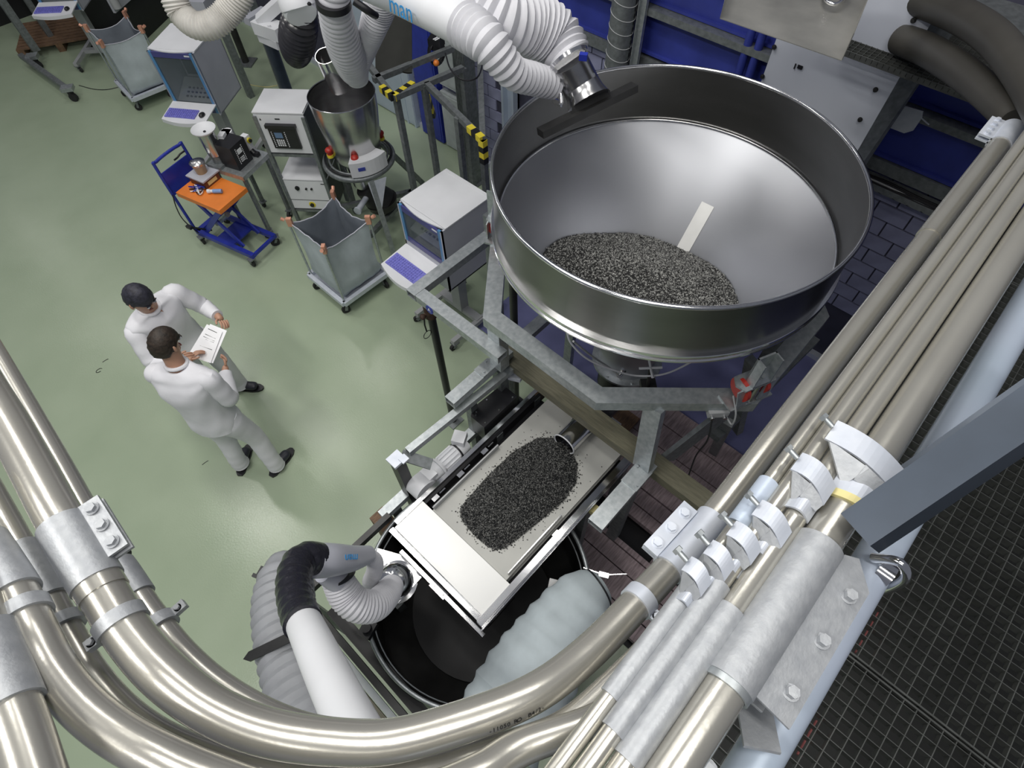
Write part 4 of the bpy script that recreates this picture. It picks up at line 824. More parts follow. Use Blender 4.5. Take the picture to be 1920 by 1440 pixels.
# ============================================================ floor equipment
M_GLASS.node_tree.nodes['Principled BSDF'].inputs['Alpha'].default_value = 0.35
def rot(v, a): return V((v[0]*math.cos(a)-v[1]*math.sin(a), v[0]*math.sin(a)+v[1]*math.cos(a), v[2] if len(v) > 2 else 0))
def cabinet(label, loc, rz, mouse=True, zt=1.5, zb=0.80, zd=0.82):
    t = thing('computer_cabinet', label, 'computer cabinet', loc, rz)
    hx, hy = .285, .265
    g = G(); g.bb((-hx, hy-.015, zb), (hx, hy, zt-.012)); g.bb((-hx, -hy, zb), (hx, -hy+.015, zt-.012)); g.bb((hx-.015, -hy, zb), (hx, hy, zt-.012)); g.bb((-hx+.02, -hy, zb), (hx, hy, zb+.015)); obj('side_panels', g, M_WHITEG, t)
    g = G(); g.bb((-hx+.045, -hy-.004, zt-.012), (hx, hy+.004, zt)); g.bb((hx-.035, -hy-.004, zt-.014), (hx-.031, hy+.004, zt+.002)); n_ = 10
    arc = [(-hx+.042-.045*math.sin(PI*i/n_), -hy-.004+(2*hy+.008)*i/n_, zt-.012) for i in range(n_+1)]
    g.prism([V(a) for a in arc]+[V((-hx+.042, hy+.004, zt-.012)), V((-hx+.042, -hy-.004, zt-.012))], (0, 0, .012)); obj('top_panel', g, M_WHITE, t)
    d = obj('door_rail', G().bb((-hx, hy-.045, zd), (-hx+.02, hy, zt-.012)), M_SKYB, t); obj('door_rail', G().bb((-hx, -hy, zd), (-hx+.02, -hy+.045, zt-.012)), M_SKYB, t)
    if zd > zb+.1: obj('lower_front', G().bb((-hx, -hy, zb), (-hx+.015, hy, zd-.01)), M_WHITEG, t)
    vb = mat('violet_bar', (.06, .06, .22), .35) if 'violet_bar' not in MATS else MATS['violet_bar']
    obj('cross_bar', G().bb((-hx, -hy+.045, zt-.07), (-hx+.018, hy-.045, zt-.014)), vb, t); obj('cross_bar', G().bb((-hx, -hy+.045, zd), (-hx+.018, hy-.045, zd+.05)), vb, t)
    obj('door_pane', G().bb((-hx+.006, -hy+.045, zd+.05), (-hx+.009, hy-.045, zt-.07)), M_GLASS, t)
    g = G(); g.bb((-hx+.0, -hy+.05, zt-.045), (-hx-.002, -hy+.11, zt-.03)); obj('white_badge', g, M_WHITEP, d)
    g = G(); g.bb((.05, -.19, zd+.22), (.10, .19, zt-.06)); m_ = obj('monitor', g, M_LGREY, t); obj('screen', G().bb((.045, -.165, zd+.25), (.05, .165, zt-.09)), M_SCREEN, m_)
    g = G(); g.prism([V((-.23, -.24, zd+.08)), V((.05, -.24, zd+.20)), V((.05, .24, zd+.20)), V((-.23, .24, zd+.08))], (0, 0, .01)); sh = obj('inner_console', g, M_PANEL, t)
    g = G()
    for i in range(7):
        for j in range(3): g.box((-.18+.05*j, -.17+.05*i, zd+.12+.0215*j), (.016, .022, .012))
    obj('button', g, M_BLACK, sh)
    # keyboard tray
    n_ = 10; fr_ = [V((-hx-.30-.055*math.sin(PI*i/n_), -hy+2*hy*i/n_, 1.0-.17*0)) for i in range(n_+1)]
    zk = zd+.10 if zd < 1 else 1.03
    for p in fr_: p.z = zk-.03
    g = G(); g.prism(fr_+[V((-hx, hy, zk)), V((-hx, -hy, zk))], (0, 0, .012)); g.prism([p+V((0, 0, .0)) for p in fr_]+[p+V((.018, 0, .0)) for p in reversed(fr_)], (0, 0, -.03)); obj('keyboard_shelf', g, M_WHITE, t)
    g = G(); g.prism([V((-hx-.27, -.21 if not mouse else -.12, zk-.012)), V((-hx-.13, -.21 if not mouse else -.12, zk+.0)), V((-hx-.13, .24, zk+.0)), V((-hx-.27, .24, zk-.012))], (0, 0, .012)); kb = obj('keyboard', g, M_KEYS, t)
    g = G()
    for i in range(14):
        for j in range(5): g.box((-hx-.255+.026*j, -.10+.024*i, zk+.003+.0023*j), (.018, .018, .006))
    obj('keys', g, M_KEYS, kb)
    if mouse: g = G(); g.ball((-hx-.20, -.185, zk+.005), .045, sq=(1, .7, .5)); obj('mouse', g, M_BLACK, t)
    # stand
    g = G(); g.bb((-.03, -.06, .12), (.07, .06, zb)); obj('stand_column', g, M_LGREY, t)
    g = G(); g.bb((-.02, -.27, .10), (.06, .27, .15)); g.bb((-.36, -.29, .09), (.33, -.24, .14)); g.bb((-.36, .24, .09), (.33, .29, .14)); obj('stand_foot', g, M_LGREY, t)
    for x in (-.33, .30):
        for y in (-.265, .265): caster(t, x, y, .09, random.uniform(-1, 1), .035)
    return t
cabinet('tall white computer cabinet with keyboard shelf right beside the big hopper', (2.415, 3.10, 0), 0, mouse=False, zd=1.10)
cabinet('white computer cabinet with light blue door frame, below the beige sagging hose', (2.3165, 7.132, 0), math.radians(33.4))
e1, e2 = at(52, 30, .92), at(133, 26, .92); d = (e2-e1).normalized(); rz3 = math.atan2(d.y, d.x)+PI/2; c = (e1+e2)/2+rot((.63, 0), rz3)
cabinet('partly cropped computer cabinet with violet keyboard at the top left edge', (c.x, c.y, 0), rz3)

def bag_trolley(label, loc, rz, sx=.58, sy=.60):
    t = thing('bag_trolley', label, 'trolley', loc, rz); hx, hy = sx/2, sy/2
    g = G()
    for a, b in (((-hx, -hy), (hx, -hy)), ((hx, -hy), (hx, hy)), ((hx, hy), (-hx, hy)), ((-hx, hy), (-hx, -hy))): g.beam((*a, .19), (*b, .19), .045, .05)
    g.bb((-hx, -hy, .165), (hx, hy, .172)); obj('base_frame', g, M_GALVL, t)
    for a in (-1, 1):
        for b in (-1, 1):
            g = G(); g.cyl((a*(hx-.02), b*(hy-.02), .2), (a*(hx-.02), b*(hy-.02), .93), .011, 12); po = obj('post', g, M_GALV, t)
            g = G(); g.box((a*(hx-.03), b*(hy-.03), .915), (.05, .035, .09), math.atan2(b, a)); g.cyl((a*(hx-.0), b*(hy-.0), .94), (a*(hx+.02), b*(hy+.02), .96), .018, 12); obj('clamp', g, M_PEACH, po)
            caster(t, a*(hx-.05), b*(hy-.05), .17, random.uniform(-2, 2), .045)
    # cloth bag: four walls with sagging top edge, inside darker
    n_ = 12; rings = []
    def ringpts(z0, inset, bulge, sag):
        out = []
        cs = [(-1, -1), (1, -1), (1, 1), (-1, 1)]
        for q in range(4):
            a, b = cs[q], cs[(q+1) % 4]
            for i in range(n_):
                f = i/n_; x = (a[0]+(b[0]-a[0])*f)*(hx-inset); y = (a[1]+(b[1]-a[1])*f)*(hy-inset); s_ = math.sin(PI*f)
                nx_, ny_ = (a[0]+b[0])/2, (a[1]+b[1])/2
                out.append(V((x+nx_*bulge*s_, y+ny_*bulge*s_, z0-sag*s_)))
        return out
    prof = [(.90, .03, -.03, .055), (.86, .035, -.025, .05), (.72, .045, .0, .03), (.55, .05, .02, .02), (.40, .05, .03, 0), (.28, .04, .02, 0), (.215, .06, .0, 0)]
    vs = []
    for pz in prof: 
        for p in ringpts(*pz): vs.append(p+V((random.uniform(-.006, .006), random.uniform(-.006, .006), 0)))
    m_ = 4*n_; fs = []
    for i in range(len(prof)-1):
        for k in range(m_): fs.append((i*m_+k, i*m_+(k+1) % m_, (i+1)*m_+(k+1) % m_, (i+1)*m_+k))
    fs.append(tuple((len(prof)-1)*m_+k for k in range(m_)))
    obj('cloth_bag', G().add(vs, fs, True), M_BAG, t)
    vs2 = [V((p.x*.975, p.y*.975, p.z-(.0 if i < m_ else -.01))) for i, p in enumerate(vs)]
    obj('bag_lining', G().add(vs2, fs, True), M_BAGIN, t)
    g = G(); g.tube([p+V((0, 0, .0)) for p in vs[:m_]], .006, 6, closed=True); obj('bag_hem', g, M_WHITEG, t)
    return t
bag_trolley('grey cloth bag trolley with copper clamps standing left of the tall white computer cabinet', (1.91, 4.26, 0), 0)
a, b = at(248, 186, .2), at(312, 160, .2); d = (b-a).normalized(); rz = math.atan2(d.y, d.x); c = a+rot((.29, .30), rz)
bag_trolley('grey cloth bag trolley behind the keyboard shelf near the upper left', (c.x, c.y, 0), rz)

# control rack with two boxes
t = thing('control_rack', 'open rack on slim legs holding two white control boxes left of the steel feeder', 'rack', (2.43, 5.46, 0), math.radians(38.6))
for x in (-.20, .20):
    for y in (-.245, .245): obj('leg', G().bb((x-.018, y-.018, 0.02), (x+.018, y+.018, 1.36)), M_GALVD, t)
for z in (.93, .20): g = G(); g.bb((-.2, -.245, z-.03), (.2, .245, z)); obj('shelf', g, M_GALVD, t)
g = G(); g.bb((-.2, -.258, .2), (.2, -.25, 1.4)); obj('black_side_plate', g, M_BLACK, t)
def ctrl(label, z0, z1, kind):
    c = thing('control_box', label, 'control box', (2.43, 5.46, z0), math.radians(38.6)); h = z1-z0
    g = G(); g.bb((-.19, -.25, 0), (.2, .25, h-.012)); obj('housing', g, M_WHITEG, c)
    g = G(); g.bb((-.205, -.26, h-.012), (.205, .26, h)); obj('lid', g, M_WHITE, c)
    f = obj('front_panel', G().bb((-.202, -.255, .0), (-.19, .255, h-.022)), M_WHITE, c)
    g = G()
    for y in (-.235, .235):
        for z in (.03, h*.5, h-.05): g.cyl((-.202, y, z), (-.206, y, z), .006, 8)
    obj('screw', g, M_BLACK, f)
    if kind == 'A':
        g = G(); g.bb((-.23, -.13, .07), (-.202, .15, h-.13)); g.bb((-.245, -.145, h-.15), (-.20, .165, h-.115)); hm = obj('operator_panel', g, M_BLACK, c)
        g = G(); g.bb((-.232, .02, .19), (-.230, .10, .25)); obj('display', g, mat('blue_display', (.12, .2, .34), .2), hm)
        g = G()
        for y in (-.01, .125):
            for i in range(9): g.bb((-.2325, y-.004, .09+.02*i), (-.230, y+.004, .10+.02*i))
        for i in range(4):
            for j in range(4): g.bb((-.2325, .02+.022*i, .10+.02*j), (-.230, .035+.022*i, .112+.02*j))
        obj('keypad', g, M_WHITEP, hm)
        g = G(); g.bb((-.204, .0, h-.075), (-.202, .05, h-.062)); g.prism([(-.203, .19, h-.085), (-.203, .20, h-.06), (-.203, .21, h-.085)], (-.001, 0, 0)); obj('mark', g, M_BLACK, f)
    else:
        obj('groove', G().bb((-.204, -.255, .12), (-.2015, .255, .125)), M_BLACK, f); obj('mark', G().bb((-.204, -.22, h-.06), (-.2015, -.18, h-.05)), M_BLACK, f)
        g = G()
        for y in (.0, -.06): g.cyl((-.202, y, h-.12), (-.218, y, h-.12), .012, 12)
        g.cyl((-.202, .10, h-.115), (-.214, .10, h-.115), .026, 16); g.box((-.215, .10, h-.115), (.012, .012, .05)); obj('switch', g, M_BLACK, c)
        g = G(); g.cyl((-.202, .0, .06), (-.206, .0, .06), .038, 24); pl = obj('emergency_plate', g, M_YEL, c); g = G(); g.cyl((-.206, .0, .06), (-.222, .0, .06), .022, 18); obj('knob', g, M_BLACK, pl)
ctrl('upper white control box with a black operator panel and keypad', .95, 1.40, 'A')
ctrl('lower white control box with black switches and a yellow rotary switch', .22, .62, 'B')

# small steel feeder on tripod
FX, FY = 2.70, 4.78
t = thing('loss_in_weight_feeder', 'steel cone feeder on a galvanised stand with a dark ring, under the white hose', 'feeder', (FX, FY, 0), world=True)
g = G(); g.lathe([(.315, 1.62), (.315, 1.60), (.308, 1.45), (.245, 1.0), (.19, .92), (.185, .92), (.24, 1.005), (.302, 1.45), (.309, 1.61)], (FX, FY, 0), 56); obj('cone', g, M_STEEL, t)
g = G(); g.tube([(FX+.315*math.cos(a), FY+.315*math.sin(a), 1.62) for a in [2*PI*i/56 for i in range(56)]], .005, 8, closed=True); obj('rim', g, M_CHROME, t)
g = G(); g.cyl((FX, FY, .98), (FX, FY, .62), .155, 30, .13); g.lathe([(.165, .80), (.175, .80), (.175, .83), (.165, .83)], (FX, FY, 0), 30); obj('lower_cylinder', g, M_STEEL, t)
g = G(); g.tube([(FX+.35*math.cos(a), FY+.35*math.sin(a), .92) for a in [2*PI*i/64 for i in range(64)]], .028, 14, closed=True); g.tube([(FX+.30*math.cos(a), FY+.30*math.sin(a), .95) for a in [2*PI*i/64 for i in range(64)]], .012, 10, closed=True); obj('support_ring', g, M_GALVD, t)
g = G(); g.tube([(FX+.34*math.cos(a), FY+.34*math.sin(a), .965) for a in [2*PI*i/64 for i in range(64)]], .010, 10, closed=True); obj('ring_cable', g, M_BLACK, t)
for i, (px, py) in enumerate(((740, 482), (792, 345), (668, 400), (700, 300))):
    f = at(px, py, 0); top = V((FX, FY, .9))+(V((f.x-FX, f.y-FY, 0)).normalized()*.34)
    g = G(); g.beam(f+V((0, 0, .02)), top, .05, .05); obj('leg', g, M_GALV if i == 0 else M_GALVD, t)
f = at(740, 482, 0); d = V((f.x-FX, f.y-FY, 0)).normalized(); s_ = V((-d.y, d.x, 0)); top = V((FX, FY, .88))+d*.36
obj('gusset', G().prism([top+s_*.16, top-s_*.04, top-s_*.02-V((0, 0, .38))+d*.1], d*.006), M_GALVL, t)
g = G(); g.beam((FX-.3, FY-.3, .25), (FX+.5, FY-.1, .25), .05, .05); g.beam((FX-.3, FY+.35, .25), (FX+.5, FY-.1, .25), .05, .05); obj('cross_bar', g, M_GALVD, t)
# white curved control housing on the ring, red clamps
g = G(); arcp = []
for i in range(9): a = math.radians(222+i*8); arcp.append(V((FX+.24*math.cos(a), FY+.24*math.sin(a), .96)))
for i in reversed(range(9)): a = math.radians(222+i*8); arcp.append(V((FX+.37*math.cos(a), FY+.37*math.sin(a), .96)))
g.prism(arcp, (0, 0, .16)); hs = obj('white_control_housing', g, M_WHITE, t)
a = math.radians(240); g = G(); g.box((FX+.373*math.cos(a), FY+.373*math.sin(a), 1.05), (.006, .07, .035), a); obj('blue_badge', g, M_BLUE, hs)
for k_, an in enumerate((232, 165, 340)):
    a = math.radians(an); q = V((FX+.275*math.cos(a), FY+.275*math.sin(a), 1.12)); g = G(); g.ball(q, .04, 16, (1, 1, .8)); g.cyl(q-V((0, 0, .05)), q, .03, 14); cl = obj('red_clamp', g, M_RED, t)
    g = G(); g.cyl(q-V((0, 0, .07)), q-V((0, 0, .04)), .035, 14); obj('yellow_ring', g, M_YEL, cl)
g = G(); g.tube([(FX+(.25+.02*math.sin(9*a))*math.cos(a-.6)*1.05, FY+(.25+.02*math.sin(9*a))*math.sin(a-.6)*1.05, 1.16+.06*math.sin(a*3)) for a in [i*.1 for i in range(14)]], .007, 8); obj('wire_bundle', g, M_GALV, t)
g = G(); g.cyl((FX-.05, FY-.05, .62), (FX+.06, FY-.12, .40), .12, 26, .17); g.cyl((FX+.06, FY-.12, .42), (FX+.07, FY-.13, .33), .18, 26, .15); obj('drive_motor', g, M_BARREL, t)
g = G(); g.cyl((FX-.05, FY-.1, .56), (FX-.30, FY-.22, .56), .03, 16); g.cyl((FX-.30, FY-.22, .56), (FX-.32, FY-.23, .56), .042, 16); obj('outlet_pipe', g, M_GALVL, t)
q0, q1 = at(610, 104, 2.02), at(633, 156, 1.72); t = thing('steel_tube', 'short polished tube standing upright in the small feeder cone', 'tube', q1, world=True)
g = G(); d = (q1-q0); q1 = q0+d*1.15; P = [q0, q1]; ring_mesh(g, (P[0]+P[1])/2, P[1]-P[0], (P[1]-P[0]).length, .088, .093); obj('wall', g, M_CHROME, t)

# lift cart
LC = V((1.4565, 5.743, 0)); LR = math.radians(-75.8)
t = thing('lift_cart', 'blue scissor lift cart with an orange table top', 'cart', LC, LR)
obj('table_top', G().bb((-.31, -.20, .70), (.30, .20, .75)), M_ORANGE, t)
g = G(); g.beam((-.42, -.17, .15), (.43, -.17, .15), .05, .05); g.beam((-.42, .17, .15), (.43, .17, .15), .05, .05); g.beam((.42, -.17, .15), (.42, .17, .15), .03, .03); g.beam((-.40, -.17, .15), (-.40, .17, .15), .06, .05); g.bb((-.15, -.17, .13), (.1, .17, .15)); obj('base_frame', g, M_BLUE2, t)
for y in (-.14, .14): obj('scissor_arm', G().beam((-.30, y, .17), (.22, y, .68), .02, .055), M_BLUE2, t); obj('scissor_arm', G().beam((.25, y*.85, .17), (-.25, y*.85, .68), .02, .055), M_BLUE2, t)
g = G(); g.cyl((-.25, 0, .2), (0.05, 0, .45), .03, 14); obj('cylinder', g, M_GALV, t)
g = G(); hp = [(-.40, -.19, .18), (-.42, -.19, .98), (-.425, -.15, 1.05), (-.425, .15, 1.05), (-.42, .19, .98), (-.40, .19, .18)]; g.tube([V(p[:3]) for p in spline(hp, 5)], .016, 12); h_ = obj('push_handle', g, M_BLUE2, t)
g = G(); g.tube([(-.42, .19, .97), (-.43, .12, .965), (-.44, .08, .945), (-.43, .03, .95)], .009, 8); obj('brake_lever', g, M_BLACK, h_)
obj('back_panel', G().bb((-.418, -.185, .66), (-.408, .185, .93)), M_BLUE2, t)
g = G(); g.tube([V(p) for p in spline([(-.38, -.21, .7), (-.40, -.24, .55), (-.44, -.23, .35), (-.36, -.2, .17)], 6)], .006, 8); g.box((-.30, -.28, .35), (.07, .04, .03)); g.beam((-.30, -.27, .34), (-.25, -.1, .18), .015, .015); obj('pump_pedal', g, M_BLACK, t)
for x, y in ((-.36, -.2), (-.36, .2), (.40, -.2), (.40, .2)): caster(t, x, y, .125, random.uniform(-1, 1), .05)
# things on the cart
def oncart(x, y, z=.75): q = LC+rot((x, y), LR); return (q.x, q.y, z)
t = thing('instrument_box', 'steel topped box with a brown side standing on the orange table', 'box', oncart(-.16, .09), LR)
obj('body', G().bb((-.11, -.10, 0), (.11, .10, .085)), M_BROWN, t); obj('lid', G().bb((-.125, -.115, .085), (.125, .115, .10)), M_WHITEG, t); obj('label_plate', G().bb((.11, -.06, .02), (.112, .06, .06)), M_SAND, t)
t = thing('steel_pot', 'small steel pot with copper side standing on the instrument box', 'pot', oncart(-.17, .10, .85), LR)
g = G(); g.lathe([(.055, 0), (.06, .07), (.075, .10), (.07, .10), (.055, .07), (.05, .005), (0, .005)], (0, 0, 0), 28); obj('body', g, M_COPPER, t); g = G(); g.lathe([(.075, .10), (.078, .12), (.04, .14), (0, .142)], (0, 0, 0), 28); obj('lid', g, M_STEEL, t)
t = thing('spray_bottle', 'small bottle with white cap and blue body lying on the orange table', 'bottle', oncart(.06, -.02, .775), LR+.5)
g = G(); g.cyl((0, 0, 0), (.09, 0, 0), .022, 16); obj('body', g, M_PALEB if False else mat('bottle_blue', (.22, .35, .62), .35), t); g = G(); g.cyl((-.03, 0, 0), (0, 0, 0), .017, 14); g.cyl((-.06, 0, 0), (-.03, 0, 0), .022, 14); obj('cap', g, M_WHITE, t)
t = thing('cable_tangle', 'tangle of blue and white cables on the orange table', 'cable', oncart(-.13, -.07, .755), LR)
for m in (M_BLUE2, M_WHITE, M_BLACK):
    g = G(); g.tube([V(p) for p in spline([(random.uniform(-.09, .10), random.uniform(-.06, .06), random.uniform(.004, .03)) for _ in range(8)], 6)], .005, 6); obj('cable', g, m, t)
# steel table with lab feeder
TR = math.radians(19.2); TC = V((1.885, 5.811, 0))
t = thing('steel_table', 'small wheeled steel table right of the orange cart', 'table', TC, TR)
g = G(); g.bb((-.22, -.22, .835), (.22, .22, .85)); g.bb((-.22, -.22, .80), (-.205, .22, .835)); g.bb((.205, -.22, .80), (.22, .22, .835)); g.bb((-.22, -.22, .80), (.22, -.205, .835)); g.bb((-.22, .205, .80), (.22, .22, .835)); obj('table_top', g, M_GALV, t)
for x in (-.19, .19):
    for y in (-.19, .19): obj('leg', G().bb((x-.018, y-.018, .10), (x+.018, y+.018, .80)), M_GALVD, t); caster(t, x, y, .10, random.uniform(-2, 2), .045)
def ontab(x, y, z=.85): q = TC+rot((x, y), TR); return (q.x, q.y, z)
t = thing('lab_controller', 'black controller box with keypad on the small steel table', 'controller', ontab(-.04, -.02), TR)
obj('housing', G().bb((-.11, -.11, 0), (.11, .10, .26)), M_BLACK, t)
g = G()
for x in (-.055, .035):
    for i in range(9): g.bb((x-.004, -.1125, .05+.02*i), (x+.004, -.110, .06+.02*i))
for i in range(3):
    for j in range(3): g.bb((-.035+.02*i, -.1125, .06+.02*j), (-.022+.02*i, -.110, .072+.02*j))
g.bb((-.04, -.1125, .15), (.02, -.110, .20)); obj('keypad', g, M_WHITEP, t)
t = thing('lab_feeder', 'steel cylinder with a white bowl lid left of the black controller', 'feeder', ontab(-.12, .15), TR)
g = G(); g.lathe([(.075, .12), (.085, .36), (.09, .36), (.09, .37), (.07, .37)], (0, 0, 0), 30); obj('cylinder', g, M_STEEL, t)
g = G(); g.lathe([(.118, .40), (.09, .375), (.02, .365), (.0, .365)], (0, 0, 0), 34); g.lathe([(.118, .40), (.122, .402), (.12, .392), (.09, .368)], (0, 0, 0), 34); bw = obj('bowl', g, M_WHITE, t); g = G(); g.cyl((0, 0, .362), (0, 0, .372), .014, 12); obj('hole', g, M_BLACK, bw)
g = G(); g.bb((-.10, -.09, 0), (.10, .09, .03)); g.cyl((0, 0, .02), (0, 0, .13), .06, 20); obj('base', g, M_GALVD, t)
t = thing('lab_drive', 'white drive unit behind the black controller', 'drive unit', ontab(.06, .10), TR)
g = G(); g.box((0, 0, .20), (.12, .10, .12), .3); g.cyl((.02, 0, .06), (.02, 0, .26), .06, 20); obj('housing', g, M_WHITE, t); g = G(); g.box((-.07, -.03, .27), (.08, .06, .05), .3); obj('connector', g, M_WHITE, t); g = G(); g.bb((-.08, -.08, 0), (.08, .08, .06)); obj('base', g, M_GALVD, t)
t = thing('emergency_stop', 'small white box with a black and yellow emergency stop right of the controller', 'switch box', ontab(.16, -.04), TR)
g = G(); g.bb((-.03, -.035, .0), (.03, .035, .20)); obj('housing', g, M_WHITE, t); g = G(); g.cyl((0, -.035, .15), (0, -.05, .15), .028, 18); r_ = obj('ring', g, M_YEL, t); g = G(); g.cyl((0, -.05, .15), (0, -.065, .15), .018, 14); obj('knob', g, M_BLACK, r_)
t = thing('black_adapter', 'small black adapter lying at the corner of the steel table', 'adapter', ontab(.13, -.13), TR); g = G(); g.cyl((0, 0, .0), (0, .05, .05), .03, 14); g.box((0, 0, .02), (.05, .07, .04)); obj('body', g, M_BLACK, t)

# scaffold with yellow and black warning tape
t = thing('warning_frame', 'dark steel scaffold with yellow and black tape on its corners, left of the hopper', 'scaffold', (3.1, 4.0, 0), world=True)
zf = 1.75; A = at(738, 183, zf); B = at(772, 160, zf); Cn = at(905, 262, zf); D = at(868, 128, zf); E_ = at(690, 120, zf); Fq = at(820, 200, zf)
for p, q in ((A, E_), (A, D), (at(800, 158, zf), Cn), (Cn, at(900, 120, zf)), (at(700, 150, zf), at(850, 90, zf))): obj('rail', G().beam(p, q, .05, .05), M_GALVD, t)
for p in (at(795, 160, zf), Cn, D, at(742, 178, zf), at(858, 220, zf)): obj('post', G().bb((p.x-.025, p.y-.025, 0), (p.x+.025, p.y+.025, zf)), M_GALVD, t)
obj('rail', G().beam(at(800, 158, 1.2), at(905, 262, 1.35), .05, .05), M_GALV, t)
def tape(p, q, n_=6):
    for i in range(n_):
        a, b = p.lerp(q, i/n_), p.lerp(q, (i+1)/n_); obj('tape_stripe', G().beam(a, b, .056, .056), M_YEL if i % 2 == 0 else M_BLACK, t)
tape(at(716, 165, zf), A, 4); tape(A, at(775, 158, zf), 5); tape(Cn+V((0, 0, .0)), Cn-V((0, 0, .22)), 4); tape(at(880, 240, zf), Cn, 3); tape(at(800, 180, 1.3), at(812, 218, 1.0), 4)
q = at(889, 338, 0); t = thing('wide_post', 'wide ribbed steel post between scaffold and hopper', 'post', (q.x, q.y, 0)); g = G(); g.bb((-.07, -.09, 0), (.07, .09, 2.4)); 
for i in range(-3, 4): g.bb((-.078, i*.024-.006, 0), (-.07, i*.024+.006, 2.4))
obj('column', g, M_GALVD, t); obj('foot_plate', G().box((0, 0, .008), (.22, .26, .016)), M_GALVD, t)
t = thing('hand_terminal', 'black hand terminal with coiled cable hanging on the scaffold below the white arm', 'terminal', at(818, 90, 1.75), world=True)
c = at(818, 78, 1.80); g = G(); g.box(c, (.14, .12, .10), .5); obj('housing', g, M_BLACK, t); g = G()
for i in range(3):
    for j in range(2): g.box(c+V((-.05+.02*i, -.055+.025*j, .052)), (.014, .016, .004), .5)
obj('keys', g, M_WHITEP, t)
g = G()
for k_ in range(4): g.tube([c+V((.10*math.cos(a)+.01*k_-.02, .02*k_-.02, -.10+.11*math.sin(a))) for a in [2*PI*i/20 for i in range(20)]], .006, 6, closed=True)
obj('coiled_cable', g, M_BLACK, t); g = G(); P = [tuple(at(x, y, 1.9)) for x, y in ((835, 100), (845, 130), (868, 150), (895, 145), (905, 115), (900, 90))]; g.tube([V(p) for p in spline(P, 6)], .007, 8); obj('loop_cable', g, M_BLACK, t)
g = G(); q = at(818, 118, 1.70); g.ball(q, .03); obj('orange_plug', g, M_ORANGE, t)
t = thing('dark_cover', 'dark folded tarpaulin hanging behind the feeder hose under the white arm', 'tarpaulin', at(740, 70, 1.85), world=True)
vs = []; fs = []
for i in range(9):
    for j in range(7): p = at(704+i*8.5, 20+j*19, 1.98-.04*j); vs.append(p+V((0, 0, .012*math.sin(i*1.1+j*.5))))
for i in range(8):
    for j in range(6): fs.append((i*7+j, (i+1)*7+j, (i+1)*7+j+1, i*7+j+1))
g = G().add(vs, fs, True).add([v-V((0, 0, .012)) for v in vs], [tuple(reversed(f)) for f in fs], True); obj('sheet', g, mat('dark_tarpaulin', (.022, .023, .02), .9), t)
# wall items near the floor
def wallpanel(label, y0, y1, z0, z1, m, x=4.355):
    t = thing('wall_cabinet', label, 'wall cabinet', (x, (y0+y1)/2, z0), world=True); obj('body', G().bb((x-.05, y0, z0), (4.37, y1, z1)), m, t); g = G(); g.bb((x-.055, y0+.03, z0+.03), (x-.05, y1-.03, z1-.03)); obj('door', g, m, t)
wallpanel('narrow blue locker door low on the wall behind the taped scaffold', 5.32, 5.72, .02, 1.5, M_BLUE2, 4.33)
wallpanel('pale beige wall cabinet right of the blue locker', 4.72, 5.28, .02, .75, M_PANEL, 4.34)
wallpanel('large pale violet panel leaning at the wall left of the blue locker', 5.85, 6.9, .02, 1.45, M_PALEB, 4.34)
wallpanel('upper beige wall cabinet right of the blue locker', 4.75, 5.25, .85, 1.5, M_PANEL, 4.33)
for i, (y, l) in enumerate(((4.15, 'pale wall channel left of the hopper rim'), (5.95, 'pale wall channel left of the blue locker'))):
    g = G(); g.bb((4.28, y-.09, 0), (4.37, y-.06, 2.0)); g.bb((4.28, y+.06, 0), (4.37, y+.09, 2.0)); g.bb((4.35, y-.09, 0), (4.37, y+.09, 2.0)); tag(obj('wall_channel', g, M_PALEB), l, 'channel')
strip('baseboard_right', -3, 12, 0, .06, 4.33, 4.39, M_GALVL, kind='structure')

# ------------------------------------------------------------ dark corner, upper left
t = thing('rolling_gantry', 'tall wheeled steel gantry standing in the dark upper left corner', 'gantry', at(90, 100, 0), world=True)
w1_, w2_ = at(62, 108, .16), at(128, 168, .16)
for q, tp in ((w1_, (-45, -20)), (w1_+V((.2, .25, 0)), None)):
    pass
a, b = at(28, -5, 1.6), at(66, 92, .18); 
obj('post', G().beam((b.x, b.y, .16), (b.x, b.y, 2.4), .10, .10, (1, 0, 0)), M_GALVD, t)
obj('foot_beam', G().beam(w1_+V((-.1, .2, 0)), w2_, .07, .06), M_GALVD, t)
for q in (w1_, w2_): g = G(); g.box(q+V((0, 0, .02)), (.16, .12, .05), -.6); pd = obj('foot_block', g, M_GALV, t); g = G(); g.cyl((q.x-.02, q.y-.03, .055), (q.x+.02, q.y-.0, .055), .055, 18); g.box((q.x, q.y, .1), (.06, .06, .08), .3); obj('wheel', g, M_RUBBER, pd)
obj('post', G().beam((b.x+.35, b.y+.35, 0), (b.x+.35, b.y+.35, 2.4), .08, .08, (1, 0, 0)), M_GALVD, t)
obj('top_beam', G().beam((b.x, b.y, 2.4), (b.x+.9, b.y+.9, 2.4), .08, .08), M_GALVD, t)
pc = at(115, 60, .1); t = thing('pallet', 'brown wooden pallet in the dark corner behind the gantry', 'pallet', (pc.x, pc.y, 0), -.5)
for i in range(9): obj('board', G().bb((-.6, -.42+.1*i, .11), (.6, -.34+.1*i, .13)), M_PALLET, t)
for x in (-.55, 0, .55): obj('bearer', G().bb((x-.05, -.42, 0), (x+.05, .46, .11)), M_PALLET, t)
pc = at(235, 30, .5); t = thing('dark_machine', 'dark machine with a pale switch panel and silver motor behind the bag trolley', 'machine', (pc.x+.2, pc.y+.4, 0), .55)
obj('frame', G().bb((-.25, -.1, 0), (.9, .7, .85)), M_BLACK, t)
